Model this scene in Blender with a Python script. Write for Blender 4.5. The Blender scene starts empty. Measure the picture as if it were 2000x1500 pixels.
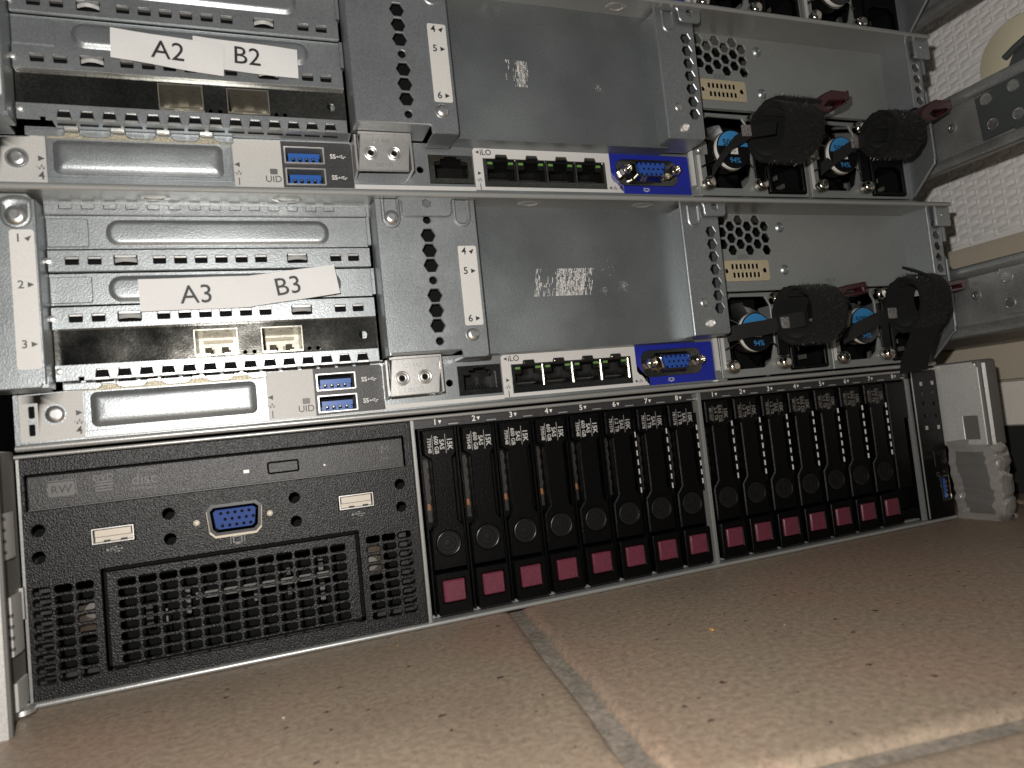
import bpy, bmesh, math, random
from mathutils import Vector, Matrix
from mathutils.geometry import tessellate_polygon
random.seed(7)
S = bpy.context.scene
C = S.collection
MM = 0.001

# ------------------------------------------------------------------ camera, world, light, exposure
def rodrigues(r):
    v = Vector(r); return Matrix.Rotation(v.length, 3, v.normalized())
cam_d = bpy.data.cameras.new('camera'); cam = bpy.data.objects.new('camera', cam_d); C.objects.link(cam)
# rotation measured from the photograph (world -> camera, x right, y down, z forward)
Rwc = rodrigues((-0.07433, -0.35589, -0.09268)) @ Matrix(((1,0,0),(0,0,-1),(0,1,0)))
Rcw = Rwc.transposed() @ Matrix(((1,0,0),(0,-1,0),(0,0,-1)))
cam.matrix_world = Matrix.Translation(Vector((79.3,-285.3,80.2))*MM) @ Rcw.to_4x4()
cam_d.sensor_width = 36; cam_d.lens = 1343/2000*36
cam_d.clip_start = 0.01; cam_d.clip_end = 50
cam_d.dof.use_dof = True; cam_d.dof.focus_distance = 0.325; cam_d.dof.aperture_fstop = 15
S.camera = cam

world = bpy.data.worlds.new('World'); S.world = world; world.use_nodes = True
bg = world.node_tree.nodes['Background']
bg.inputs[1].default_value = 0.10
# dim ambient fill; made-up noise patches added to vary the reflections in the metal
_n = world.node_tree.nodes; _l = world.node_tree.links
_tc = _n.new('ShaderNodeTexCoord'); _nz = _n.new('ShaderNodeTexNoise'); _nz.inputs['Scale'].default_value = 1.6; _nz.inputs['Detail'].default_value = 1
_cr = _n.new('ShaderNodeValToRGB'); _cr.color_ramp.elements[0].position = .38; _cr.color_ramp.elements[0].color = (.22,.24,.26,1); _cr.color_ramp.elements[1].position = .64; _cr.color_ramp.elements[1].color = (1.5,1.52,1.5,1)
_l.new(_tc.outputs['Generated'], _nz.inputs[0]); _l.new(_nz.outputs[0], _cr.inputs[0]); _l.new(_cr.outputs[0], bg.inputs[0])

fl_d = bpy.data.lights.new('phone_flash','POINT'); fl = bpy.data.objects.new('phone_flash', fl_d); C.objects.link(fl)
fl_d.energy = 4.3; fl_d.shadow_soft_size = 0.0035; fl_d.color = (1.0,0.97,0.93)
fl.location = Vector((62,-285,112))*MM

S.view_settings.view_transform = 'Standard'; S.view_settings.look = 'None'
S.view_settings.exposure = 0.0; S.view_settings.gamma = 1
S.render.engine = 'CYCLES'
S.cycles.max_bounces = 8

# ------------------------------------------------------------------ materials
def nodes(m): m.use_nodes = True; return m.node_tree.nodes, m.node_tree.links, m.node_tree.nodes['Principled BSDF']
def mat(name, col, rough=.5, metal=0., noise=0., nscale=900., bump=0., bscale=900., spec=.5, coat=0., emit=0., rnoise=0., big=0., bigscale=25., sheen=0., tint=None):
    m = bpy.data.materials.new(name); N, L, P = nodes(m)
    P.inputs['Base Color'].default_value = (*col,1); P.inputs['Roughness'].default_value = rough
    P.inputs['Metallic'].default_value = metal; P.inputs['Specular IOR Level'].default_value = spec
    if coat: P.inputs['Coat Weight'].default_value = coat
    if sheen: P.inputs['Sheen Weight'].default_value = sheen
    tc = N.new('ShaderNodeTexCoord')
    if noise or big:
        mixn = N.new('ShaderNodeMix'); mixn.data_type='RGBA'; mixn.blend_type='MULTIPLY'; mixn.inputs[0].default_value = 1
        mixn.inputs[6].default_value = (*col,1)
        n1 = N.new('ShaderNodeTexNoise'); n1.inputs['Scale'].default_value = nscale; n1.inputs['Detail'].default_value = 2
        r1 = N.new('ShaderNodeMapRange'); r1.inputs[1].default_value=.3; r1.inputs[2].default_value=.7; r1.inputs[3].default_value = 1-noise; r1.inputs[4].default_value = 1+noise
        n2 = N.new('ShaderNodeTexNoise'); n2.inputs['Scale'].default_value = bigscale; n2.inputs['Detail'].default_value = 5; n2.inputs['Roughness'].default_value=.6
        r2 = N.new('ShaderNodeMapRange'); r2.inputs[1].default_value=.3; r2.inputs[2].default_value=.7; r2.inputs[3].default_value = 1-big; r2.inputs[4].default_value = 1+big
        mu = N.new('ShaderNodeMath'); mu.operation='MULTIPLY'
        L.new(tc.outputs['Object'], n1.inputs[0]); L.new(tc.outputs['Object'], n2.inputs[0])
        L.new(n1.outputs[0], r1.inputs[0]); L.new(n2.outputs[0], r2.inputs[0]); L.new(r1.outputs[0], mu.inputs[0]); L.new(r2.outputs[0], mu.inputs[1])
        L.new(mu.outputs[0], mixn.inputs[7]); L.new(mixn.outputs[2], P.inputs['Base Color'])
        if rnoise:
            r3 = N.new('ShaderNodeMapRange'); r3.inputs[1].default_value=.3; r3.inputs[2].default_value=.7
            r3.inputs[3].default_value = rough-rnoise; r3.inputs[4].default_value = rough+rnoise
            L.new(n2.outputs[0], r3.inputs[0]); L.new(r3.outputs[0], P.inputs['Roughness'])
    if bump:
        nb = N.new('ShaderNodeTexNoise'); nb.inputs['Scale'].default_value = bscale; nb.inputs['Detail'].default_value = 2
        bb = N.new('ShaderNodeBump'); bb.inputs['Strength'].default_value = bump; bb.inputs['Distance'].default_value = 0.0003
        L.new(tc.outputs['Object'], nb.inputs[0]); L.new(nb.outputs[0], bb.inputs['Height']); L.new(bb.outputs[0], P.inputs['Normal'])
    if emit:
        P.inputs['Emission Color'].default_value = (*col,1); P.inputs['Emission Strength'].default_value = emit
    return m
K = {}
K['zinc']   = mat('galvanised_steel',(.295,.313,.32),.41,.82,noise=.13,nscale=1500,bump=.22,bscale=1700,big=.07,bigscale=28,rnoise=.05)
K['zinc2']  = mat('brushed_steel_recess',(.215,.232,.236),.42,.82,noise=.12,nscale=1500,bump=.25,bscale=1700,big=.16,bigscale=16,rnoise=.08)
K['bright'] = mat('bright_steel',(.56,.55,.53),.36,.85,noise=.06,nscale=700,bump=.1,bscale=900,big=.08,bigscale=60)
K['lip']    = mat('painted_steel_edge',(.36,.36,.345),.38,.6,noise=.07,nscale=1500,bump=.12,bscale=1500)
K['chrome'] = mat('nickel_plate',(.26,.25,.225),.12,1.,noise=.3,nscale=1500,bump=.07,bscale=1600,big=.2,bigscale=55,rnoise=.06)
K['gold']   = mat('cage_metal',(.36,.34,.29),.30,.8,noise=.2,nscale=1500,bump=.1)
K['cagein'] = mat('cage_flash_back',(.36,.34,.275),.4,.3,noise=.3,nscale=900)  # pale cage back wall, painting the flash reflected inside
K['cageslot']= mat('cage_detail',(.12,.105,.075),.4,.5)
K['gasket'] = mat('mesh_gasket',(.30,.27,.20),.5,.5,noise=.5,nscale=2600,bump=.5,bscale=2500)
K['screw']  = mat('screw_steel',(.62,.62,.61),.3,.95,big=.3,bigscale=400)
K['brass']  = mat('thumb_screw_metal',(.60,.57,.50),.13,1.)
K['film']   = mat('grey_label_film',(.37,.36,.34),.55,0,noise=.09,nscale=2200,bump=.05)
K['sticker']= mat('white_sticker',(.45,.44,.42),.5,0,noise=.04,nscale=1500)
K['paper']  = mat('white_paper',(.50,.495,.485),.75,0,noise=.015,nscale=500)
K['ink']    = mat('black_ink',(.012,.012,.012),.6)
K['inkgrey']= mat('grey_ink',(.05,.05,.05),.6)
K['whiteink']=mat('white_ink',(.62,.60,.57),.6)
K['greyprint']=mat('dark_grey_print',(.085,.083,.08),.5)
K['symbol'] = mat('light_grey_print',(.16,.155,.15),.5)
K['blue']   = mat('blue_label',(.005,.012,.21),.5,0,noise=.03)
K['bluepl'] = mat('blue_connector_plastic',(.014,.055,.26),.4,0,bump=.05)
K['blueus'] = mat('blue_usb_plastic',(.015,.075,.28),.35)
K['blackst']= mat('black_sticker',(.022,.021,.021),.45,0,noise=.5,nscale=1800,bump=.45,bscale=2600)
K['black']  = mat('black_textured_plastic',(.0045,.0042,.0039),.37,0,bump=1.,bscale=1700,noise=.5,nscale=1700,spec=.32)
K['blackf'] = mat('black_fine_plastic',(.0014,.0014,.0015),.34,0,bump=.5,bscale=2600,spec=.13)
K['tray']   = mat('optical_tray_black',(.012,.011,.011),.4,0,bump=.6,bscale=2600)
K['plinth'] = mat('dark_plinth',(.016,.017,.015),.6)
K['void']   = mat('dark_interior',(.004,.004,.004),.8,spec=.1)  # near-black colour standing in for shade inside openings and recesses
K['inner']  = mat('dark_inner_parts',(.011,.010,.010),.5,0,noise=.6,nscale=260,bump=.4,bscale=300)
K['maroon'] = mat('maroon_plastic',(.10,.018,.032),.42,0,noise=.35,nscale=2200,bump=.35,bscale=2400)
K['maroond']= mat('dark_maroon_plastic',(.035,.006,.008),.4,0,bump=.2,bscale=900)
K['hook']   = mat('hook_and_loop_fabric',(.0035,.0035,.0035),.9,0,noise=.4,nscale=1200,bump=1.,bscale=1500,spec=.25,sheen=.03)
K['hair']   = mat('strap_fibre',(.05,.05,.048),.3,0,spec=.6)
K['nylon']  = mat('black_nylon',(.004,.004,.004),.7,0,noise=.3,nscale=1200,bump=.4,bscale=1500,spec=.3)
K['gloss']  = mat('black_gloss_label',(.006,.006,.007),.3,0)
K['sky']    = mat('light_blue_print',(.035,.19,.41),.5)
K['white']  = mat('white_plastic',(.62,.60,.56),.45,0)
K['ivory']  = mat('ivory_usb_plastic',(.46,.41,.34),.4)
K['orange'] = mat('orange_component',(.20,.075,.022),.5)
K['green']  = mat('green_led_lens',(.10,.22,.05),.3)
K['port']   = mat('port_plastic',(.006,.006,.0057),.35,0,bump=.3,bscale=500,spec=.3)
K['cream']  = mat('cream_blanking_metal',(.40,.34,.23),.5,.2,noise=.05)
K['bay']    = mat('bay_steel',(.22,.23,.222),.46,.35,noise=.14,nscale=1500,bump=.2,bscale=1700,big=.1,bigscale=18)
K['tapem']  = mat('silver_cloth_tape',(.34,.32,.295),.22,.4,noise=.1,nscale=1500,bump=.6,bscale=220,big=.1,bigscale=70)
K['ear']    = mat('silver_painted_ear',(.60,.585,.56),.4,.45,noise=.14,nscale=1800,bump=.15)
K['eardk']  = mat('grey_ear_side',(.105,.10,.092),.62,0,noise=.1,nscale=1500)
K['rail']   = mat('rail_zinc',(.36,.365,.355),.4,.8,noise=.15,nscale=1100,bump=.15,big=.25,bigscale=30,rnoise=.08)
K['raildk'] = mat('rail_bracket_dark',(.075,.085,.085),.42,.5,noise=.12,nscale=1500,bump=.2)
K['cab']    = mat('warm_white_plastic',(.70,.675,.65),.5,0,noise=.04,nscale=900,bump=.1,bscale=500,big=.04,bigscale=12)
K['cab2']   = mat('cream_plastic',(.68,.63,.56),.5,0,noise=.05,nscale=900,bump=.1,big=.04,bigscale=12)
K['cabt']   = mat('taupe_plastic',(.44,.385,.30),.5,0,noise=.05,nscale=900)
K['disc']   = mat('beige_disc',(.76,.69,.50),.6,0,noise=.06,nscale=1200,big=.04,bigscale=40)
K['brassdk']= mat('dark_brown_steel',(.12,.10,.08),.3,.9)
K['louver'] = mat('pressed_louver_steel',(.36,.36,.35),.45,.15)
K['labelmid']= mat('mid_falloff_print',(.26,.25,.24),.6)
K['labeldim']= mat('far_falloff_print',(.13,.12,.105),.6)  # print colour dimmed for drives further from the flash
K['bluefront']= mat('deep_blue_connector',(.008,.034,.16),.6,0,spec=.25)
K['crumb']  = mat('ochre_crumb',(.35,.19,.05),.8,0,noise=.4,nscale=1500)
K['crumbw'] = mat('pale_crumb',(.6,.56,.48),.8)
K['wallm']  = mat('dark_backdrop',(.018,.018,.018),.9)

# floor tile: mottled terracotta with pits, specks and a slight sheen
def floor_mat():
    m = bpy.data.materials.new('terracotta_tile'); N,L,P = nodes(m)
    tc = N.new('ShaderNodeTexCoord')
    def noise(s,d=4,r=.6,dist=0):
        n=N.new('ShaderNodeTexNoise'); n.inputs['Scale'].default_value=s; n.inputs['Detail'].default_value=d; n.inputs['Roughness'].default_value=r; n.inputs['Distortion'].default_value=dist
        L.new(tc.outputs['Object'],n.inputs[0]); return n
    a=noise(9,5,.6,.6); r=N.new('ShaderNodeValToRGB'); L.new(a.outputs[0],r.inputs[0])
    e=r.color_ramp.elements; e[0].position=.33; e[0].color=(.215,.162,.118,1); e[1].position=.68; e[1].color=(.275,.187,.138,1)
    e2=r.color_ramp.elements.new(.5); e2.color=(.25,.195,.142,1)
    b=noise(420,3,.7); mr=N.new('ShaderNodeMapRange'); mr.inputs[1].default_value=.3; mr.inputs[2].default_value=.7; mr.inputs[3].default_value=.72; mr.inputs[4].default_value=1.25; L.new(b.outputs[0],mr.inputs[0])
    m1=N.new('ShaderNodeMix'); m1.data_type='RGBA'; m1.blend_type='MULTIPLY'; m1.inputs[0].default_value=1; L.new(r.outputs[0],m1.inputs[6]); L.new(mr.outputs[0],m1.inputs[7])
    # pits: dark irregular specks
    mp=N.new('ShaderNodeMapping'); mp.inputs['Scale'].default_value=(1,1.4,1); L.new(tc.outputs['Object'],mp.inputs[0])
    w=noise(500,2); wm=N.new('ShaderNodeMix'); wm.data_type='VECTOR'; wm.inputs[0].default_value=.004; L.new(mp.outputs[0],wm.inputs[4]); L.new(w.outputs[1],wm.inputs[5])
    v=N.new('ShaderNodeTexVoronoi'); v.inputs['Scale'].default_value=170; L.new(wm.outputs[1],v.inputs[0])
    sp=N.new('ShaderNodeSeparateColor'); L.new(v.outputs['Color'],sp.inputs[0])
    th=N.new('ShaderNodeMapRange'); th.inputs[1].default_value=.68; th.inputs[2].default_value=1; th.inputs[3].default_value=0; th.inputs[4].default_value=.21; L.new(sp.outputs[0],th.inputs[0])
    lt=N.new('ShaderNodeMath'); lt.operation='SUBTRACT'; L.new(th.outputs[0],lt.inputs[0]); L.new(v.outputs['Distance'],lt.inputs[1])
    sm=N.new('ShaderNodeMapRange'); sm.inputs[1].default_value=0; sm.inputs[2].default_value=.05; L.new(lt.outputs[0],sm.inputs[0])
    m2=N.new('ShaderNodeMix'); m2.data_type='RGBA'; L.new(sm.outputs[0],m2.inputs[0]); L.new(m1.outputs[2],m2.inputs[6]); m2.inputs[7].default_value=(.05,.035,.028,1)
    # fine dark grain
    v2=noise(1300,1,.5); m3r=N.new('ShaderNodeMapRange'); m3r.inputs[1].default_value=.62; m3r.inputs[2].default_value=.72; m3r.inputs[3].default_value=1; m3r.inputs[4].default_value=.6; L.new(v2.outputs[0],m3r.inputs[0])
    m3=N.new('ShaderNodeMix'); m3.data_type='RGBA'; m3.blend_type='MULTIPLY'; m3.inputs[0].default_value=1; L.new(m2.outputs[2],m3.inputs[6]); L.new(m3r.outputs[0],m3.inputs[7])
    L.new(m3.outputs[2],P.inputs['Base Color'])
    P.inputs['Roughness'].default_value=.42; P.inputs['Specular IOR Level'].default_value=.35
    rr=noise(60,4); rm=N.new('ShaderNodeMapRange'); rm.inputs[3].default_value=.34; rm.inputs[4].default_value=.6; L.new(rr.outputs[0],rm.inputs[0]); L.new(rm.outputs[0],P.inputs['Roughness'])
    ad=N.new('ShaderNodeMath'); ad.operation='SUBTRACT'; L.new(b.outputs[0],ad.inputs[0]); L.new(sm.outputs[0],ad.inputs[1])
    bm=N.new('ShaderNodeBump'); bm.inputs['Strength'].default_value=.35; bm.inputs['Distance'].default_value=.0006; L.new(ad.outputs[0],bm.inputs['Height']); L.new(bm.outputs[0],P.inputs['Normal'])
    return m
K['tile']=floor_mat()
K['grout']=mat('cement_grout',(.175,.148,.118),.9,0,noise=.3,nscale=700,bump=.9,bscale=350,big=.2,bigscale=70)

# ------------------------------------------------------------------ shape helpers (millimetres)
def FR(y):   return lambda u,v,w: (u, y+w, v)          # faces the viewer, w goes into the stack
def SX(x):   return lambda u,v,w: (x+w, u, v)          # lies along the depth, u = y, v = z
def TZ(z):   return lambda u,v,w: (u, v, z+w)
def rect(x0,z0,x1,z1,r=0,n=4):
    if r<=0: return [(x0,z0),(x1,z0),(x1,z1),(x0,z1)]
    p=[]
    for cx,cz,a in ((x1-r,z0+r,-90),(x1-r,z1-r,0),(x0+r,z1-r,90),(x0+r,z0+r,180)):
        for k in range(n+1):
            t=math.radians(a+90*k/n); p.append((cx+r*math.cos(t),cz+r*math.sin(t)))
    return p
def circ(cx,cz,r,n=20,a0=0): return [(cx+r*math.cos(a0+2*math.pi*k/n),cz+r*math.sin(a0+2*math.pi*k/n)) for k in range(n)]
def hexa(cx,cz,w,flat=True):   # w = width across; points up if flat
    R=w/math.sqrt(3); return [(cx+R*math.cos(math.radians(30+60*k)),cz+R*math.sin(math.radians(30+60*k))) for k in range(6)]
def hexh(cx,cz,R): return [(cx+R*math.cos(math.radians(60*k)),cz+R*math.sin(math.radians(60*k))*1.0) for k in range(6)]
def area(p): return sum(p[i][0]*p[(i+1)%len(p)][1]-p[(i+1)%len(p)][0]*p[i][1] for i in range(len(p)))/2

class M:
    def __init__(s): s.v=[]; s.f=[]; s.m=[]
    def add(s,v,f,m=0):
        o=len(s.v); s.v+=[tuple(p) for p in v]; s.f+=[tuple(i+o for i in q) for q in f]; s.m+=[m]*len(f); return s
    def box(s,x0,x1,y0,y1,z0,z1,m=0):
        v=[(x,y,z) for x in (x0,x1) for y in (y0,y1) for z in (z0,z1)]
        return s.add(v,[(0,1,3,2),(4,6,7,5),(0,4,5,1),(2,3,7,6),(0,2,6,4),(1,5,7,3)],m)
    def quad(s,pts,m=0): return s.add(pts,[(0,1,2,3)],m)
    def plate(s,outer,holes=(),y=0,t=1.0,bev=0,m=0,T=None,seg=1):
        """flat plate with holes; front face at w=0, thickness t"""
        T = T or FR(y)
        loops=[outer if area(outer)>0 else outer[::-1]]+[h if area(h)<0 else h[::-1] for h in holes]
        def inset(L,d):
            n=len(L); out=[]
            for i in range(n):
                a=Vector(L[i-1]); b=Vector(L[i]); c=Vector(L[(i+1)%n])
                d1=(b-a); d2=(c-b)
                if d1.length<1e-9 or d2.length<1e-9: out.append(tuple(b)); continue
                d1.normalize(); d2.normalize(); n1=Vector((-d1.y,d1.x)); n2=Vector((-d2.y,d2.x)); q=n1+n2
                l=q.length
                if l<1e-6: out.append(tuple(b)); continue
                q/=l; k=d/max(.35,q.dot(n1)); out.append((b.x+q.x*k,b.y+q.y*k))
            return out
        fl=[inset(L,bev) if bev else L for L in loops]
        tri=tessellate_polygon([[Vector((p[0],p[1],0)) for p in L] for L in fl])
        flat=[p for L in fl for p in L]; full=[p for L in loops for p in L]; N=len(flat)
        v=[T(p[0],p[1],0) for p in flat]+[T(p[0],p[1],bev) for p in full]+[T(p[0],p[1],t) for p in full]
        f=[tuple(q) for q in tri]+[tuple(i+2*N for i in q[::-1]) for q in tri]
        o=0
        for L in loops:
            n=len(L)
            for i in range(n):
                a=o+i; b=o+(i+1)%n
                if bev: f.append((a,b,b+N,a+N))
                f.append((a+N,b+N,b+2*N,a+2*N))
            o+=n
        if not bev:
            v=[T(p[0],p[1],0) for p in flat]+[T(p[0],p[1],t) for p in full]; f=[tuple(q) for q in tri]+[tuple(i+N for i in q[::-1]) for q in tri]; o=0
            for L in loops:
                n=len(L)
                for i in range(n):
                    a=o+i; b=o+(i+1)%n; f.append((a,b,b+N,a+N))
                o+=n
        return s.add(v,f,m)
    def loft(s,loops,m=0,cap=True,cap0=False):
        n=len(loops[0]); v=[p for L in loops for p in L]; f=[]
        for k in range(len(loops)-1):
            for i in range(n):
                a=k*n+i; b=k*n+(i+1)%n; f.append((a,b,b+n,a+n))
        if cap: f.append(tuple((len(loops)-1)*n+i for i in range(n)))
        if cap0: f.append(tuple(range(n))[::-1])
        return s.add(v,f,m)
    def dish(s,fn,steps,m=0,T=None):
        """fn(inset)->outline, steps=[(inset,w),...] raised or sunk pressing"""
        T=T or FR(0); return s.loft([[T(p[0],p[1],w) for p in fn(i)] for i,w in steps],m)
    def lathe(s,prof,c,ax='y',n=20,m=0,sq=1.0):
        """profile of (radius, height towards the viewer)"""
        L=[]
        for r,h in prof:
            ring=[]
            for k in range(n):
                a=2*math.pi*k/n; u=r*math.cos(a); w=r*math.sin(a)*sq
                ring.append({'y':(c[0]+u,c[1]-h,c[2]+w),'x':(c[0]-h,c[1]+u,c[2]+w),'z':(c[0]+u,c[1]+w,c[2]+h)}[ax])
            L.append(ring)
        return s.loft(L,m)
    def tube(s,path,r,n=8,m=0,closed=False):
        P=[Vector(p) for p in path]; L=[]
        for i,p in enumerate(P):
            a=P[i-1] if (i>0 or closed) else P[i]; b=P[(i+1)%len(P)] if (i<len(P)-1 or closed) else P[i]
            d=(b-a).normalized(); up=Vector((0,0,1)) if abs(d.z)<.9 else Vector((1,0,0)); e1=d.cross(up).normalized(); e2=d.cross(e1)
            L.append([tuple(p+e1*r*math.cos(2*math.pi*k/n)+e2*r*math.sin(2*math.pi*k/n)) for k in range(n)])
        if closed: L.append(L[0])
        return s.loft(L,m,cap=not closed,cap0=not closed)
    def ribbon(s,path,wv,t,m=0,rough=0,closed=False):
        """path of points with width direction vector(s), thickness t"""
        P=[Vector(p) for p in path]; n=len(P); L=[]
        for i,p in enumerate(P):
            a=P[i-1] if (i>0 or closed) else P[i]; b=P[(i+1)%n] if (i<n-1 or closed) else P[i]
            d=(b-a).normalized(); w=Vector(wv[i] if isinstance(wv,list) else wv); nn=d.cross(w).normalized()*t/2
            ring=[]
            for q in range(5): ring.append(tuple(p+nn*(1+random.uniform(-rough,rough))+w*(q/4-.5)))
            for q in range(4,-1,-1): ring.append(tuple(p-nn+w*(q/4-.5)))
            L.append(ring)
        if closed: L.append(L[0])
        return s.loft(L,m,cap=not closed,cap0=not closed)
    def text(s,body,x,z,size,y=0,m=0,rot=0,T=None,align='CENTER',sx=1.0,bold=0,ext=.03):
        cu=bpy.data.curves.new('t','FONT'); cu.body=body; cu.size=size; cu.align_x=align; cu.align_y='CENTER'; cu.extrude=ext; cu.resolution_u=3
        if bold: cu.offset=bold
        ob=bpy.data.objects.new('t',cu); me=bpy.data.meshes.new_from_object(ob)
        T=T or FR(y-ext); ca,sa=math.cos(rot),math.sin(rot); v=[]
        for p in me.vertices:
            a=p.co.x*sx; b=p.co.y; v.append(T(x+a*ca-b*sa, z+a*sa+b*ca, -p.co.z))
        s.add(v,[tuple(q.vertices) for q in me.polygons],m)
        bpy.data.objects.remove(ob); bpy.data.meshes.remove(me); bpy.data.curves.remove(cu); return s
    def prism(s,pts,y=0,m=0,ext=.04): return s.plate(pts,(),y-ext,ext,0,m)
    def build(s,name,mats,parent=None,angle=32,label=None,jitter=0):
        me=bpy.data.meshes.new(name)
        me.from_pydata([(a*MM,b*MM,c*MM) for a,b,c in s.v],[],s.f)
        for k in (mats if isinstance(mats,(list,tuple)) else [mats]): me.materials.append(K[k])
        me.polygons.foreach_set('material_index',s.m)
        bm=bmesh.new(); bm.from_mesh(me); bmesh.ops.remove_doubles(bm,verts=bm.verts,dist=1e-6); bmesh.ops.recalc_face_normals(bm,faces=bm.faces); bm.to_mesh(me); bm.free()
        me.polygons.foreach_set('use_smooth',[True]*len(me.polygons)); me.set_sharp_from_angle(angle=math.radians(angle)); me.update()
        o=bpy.data.objects.new(name,me); C.objects.link(o)
        if parent: o.parent=parent
        if label: o['label']=label
        return o
def thing(name,label,cat,loc=(0,0,0),rot=(0,0,0),group=None):
    o=bpy.data.objects.new(name,None); C.objects.link(o); o.empty_display_size=.01
    o.location=Vector(loc)*MM; o.rotation_euler=rot; o['label']=label; o['category']=cat
    if group:o['group']=group
    return o
def tag(o,label,cat,group=None): 
    o['label']=label; o['category']=cat
    if group:o['group']=group
    return o
def tri(cx,cz,s,d,m_,M_,y):
    P={'r':[(-.5,.5),(-.5,-.5),(.5,0)],'l':[(.5,.5),(.5,-.5),(-.5,0)],'d':[(-.5,.5),(.5,.5),(0,-.5)],'u':[(-.5,-.5),(.5,-.5),(0,.5)],'ur':[(-.6,0),(.5,.5),(0,-.6)]}[d]
    M_.prism([(cx+a*s,cz+b*s) for a,b in P],y,m_)
def net_icon(m,cx,cz,y,mi,s=1.0):
    def b(x0,x1,z0,z1): m.prism(rect(cx+x0*s,cz+z0*s,cx+x1*s,cz+z1*s),y,mi)
    b(-.35,.35,.55,1.1); b(-.09,.09,0,.55); b(-1.9,1.5,-.1,.1); b(-.95,-.77,-.5,-.1); b(.6,.78,-.5,-.1); b(-1.2,-.5,-1.0,-.5); b(.35,1.05,-1.0,-.5); b(-2.1,-1.8,-.18,.18)
def mon_icon(m,cx,cz,y,mi,s=1.0):
    def b(x0,x1,z0,z1): m.prism(rect(cx+x0*s,cz+z0*s,cx+x1*s,cz+z1*s),y,mi)
    b(-1,-.8,-.8,.8); b(.8,1,-.8,.8); b(-.8,.8,.62,.8); b(-.8,.8,-.8,-.62); b(-.5,.5,-1.1,-.9); b(-1.6,-1.45,-.9,.9); b(1.45,1.6,-.9,.9)
def usb_icon(m,cx,cz,y,mi,s=1.0,ss=False):
    def b(x0,x1,z0,z1): m.prism(rect(cx+x0*s,cz+z0*s,cx+x1*s,cz+z1*s),y,mi)
    b(-2.,2.2,-.1,.1); m.prism(circ(cx-2.2*s,cz,.45*s,10),y-.002,mi); tri(cx+2.5*s,cz,.8*s,'r',mi,m,y-.002)
    m.prism([(cx-1.3*s,cz+.1*s),(cx-1.05*s,cz+.1*s),(cx-.4*s,cz+.75*s),(cx-.6*s,cz+.85*s)],y,mi); b(-.5,.5,.72,.92); m.prism(circ(cx+.6*s,cz+.82*s,.33*s,10),y-.002,mi)
    m.prism([(cx-.5*s,cz-.1*s),(cx-.25*s,cz-.1*s),(cx+.4*s,cz-.75*s),(cx+.2*s,cz-.85*s)],y,mi); b(.3,1.2,-.92,-.72); b(1.1,1.7,-1.12,-.55)
    if ss: m.text('SS',cx-4.9*s,cz,3.9*s,y,mi,sx=1.0,bold=.03)
def screw(name,x,z,y,parent,r=2.0,mat_='screw',dome=.9,star=True,h0=0):
    m=M(); m.lathe([(r,-.3),(r,h0+.1),(r*.93,h0+dome*.45),(r*.7,h0+dome*.8),(r*.46,h0+dome),(r*.42,h0+dome)],(x,y,z),n=24)
    if star:
        m.loft([[(x+rr*math.cos(a),y-(h0+h),z+rr*math.sin(a)) for a,rr in [(2*math.pi*k/12,(r*.42 if k%2==0 else r*.30)*q) for k in range(12)]] for h,q in ((dome,1),(dome-.7,.9))],1)
    return m.build(name,[mat_,'void'],parent,angle=45)
def copy_tree(o,parent=None):
    c=o.copy(); C.objects.link(c); c.parent=parent
    for ch in list(o.children): copy_tree(ch,c)
    return c
def torus(m,c,R,r,mi=0,n=28,k=8,ax='y'):
    L=[]
    for i in range(n+1):
        a=2*math.pi*i/n
        L.append([{'y':(c[0]+(R+r*math.cos(b))*math.cos(a),c[1]+r*math.sin(b),c[2]+(R+r*math.cos(b))*math.sin(a)),
                   'x':(c[0]+r*math.sin(b),c[1]+(R+r*math.cos(b))*math.cos(a),c[2]+(R+r*math.cos(b))*math.sin(a))}[ax] for b in [2*math.pi*q/k for q in range(k)]])
    m.loft(L,mi,cap=False)

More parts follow.
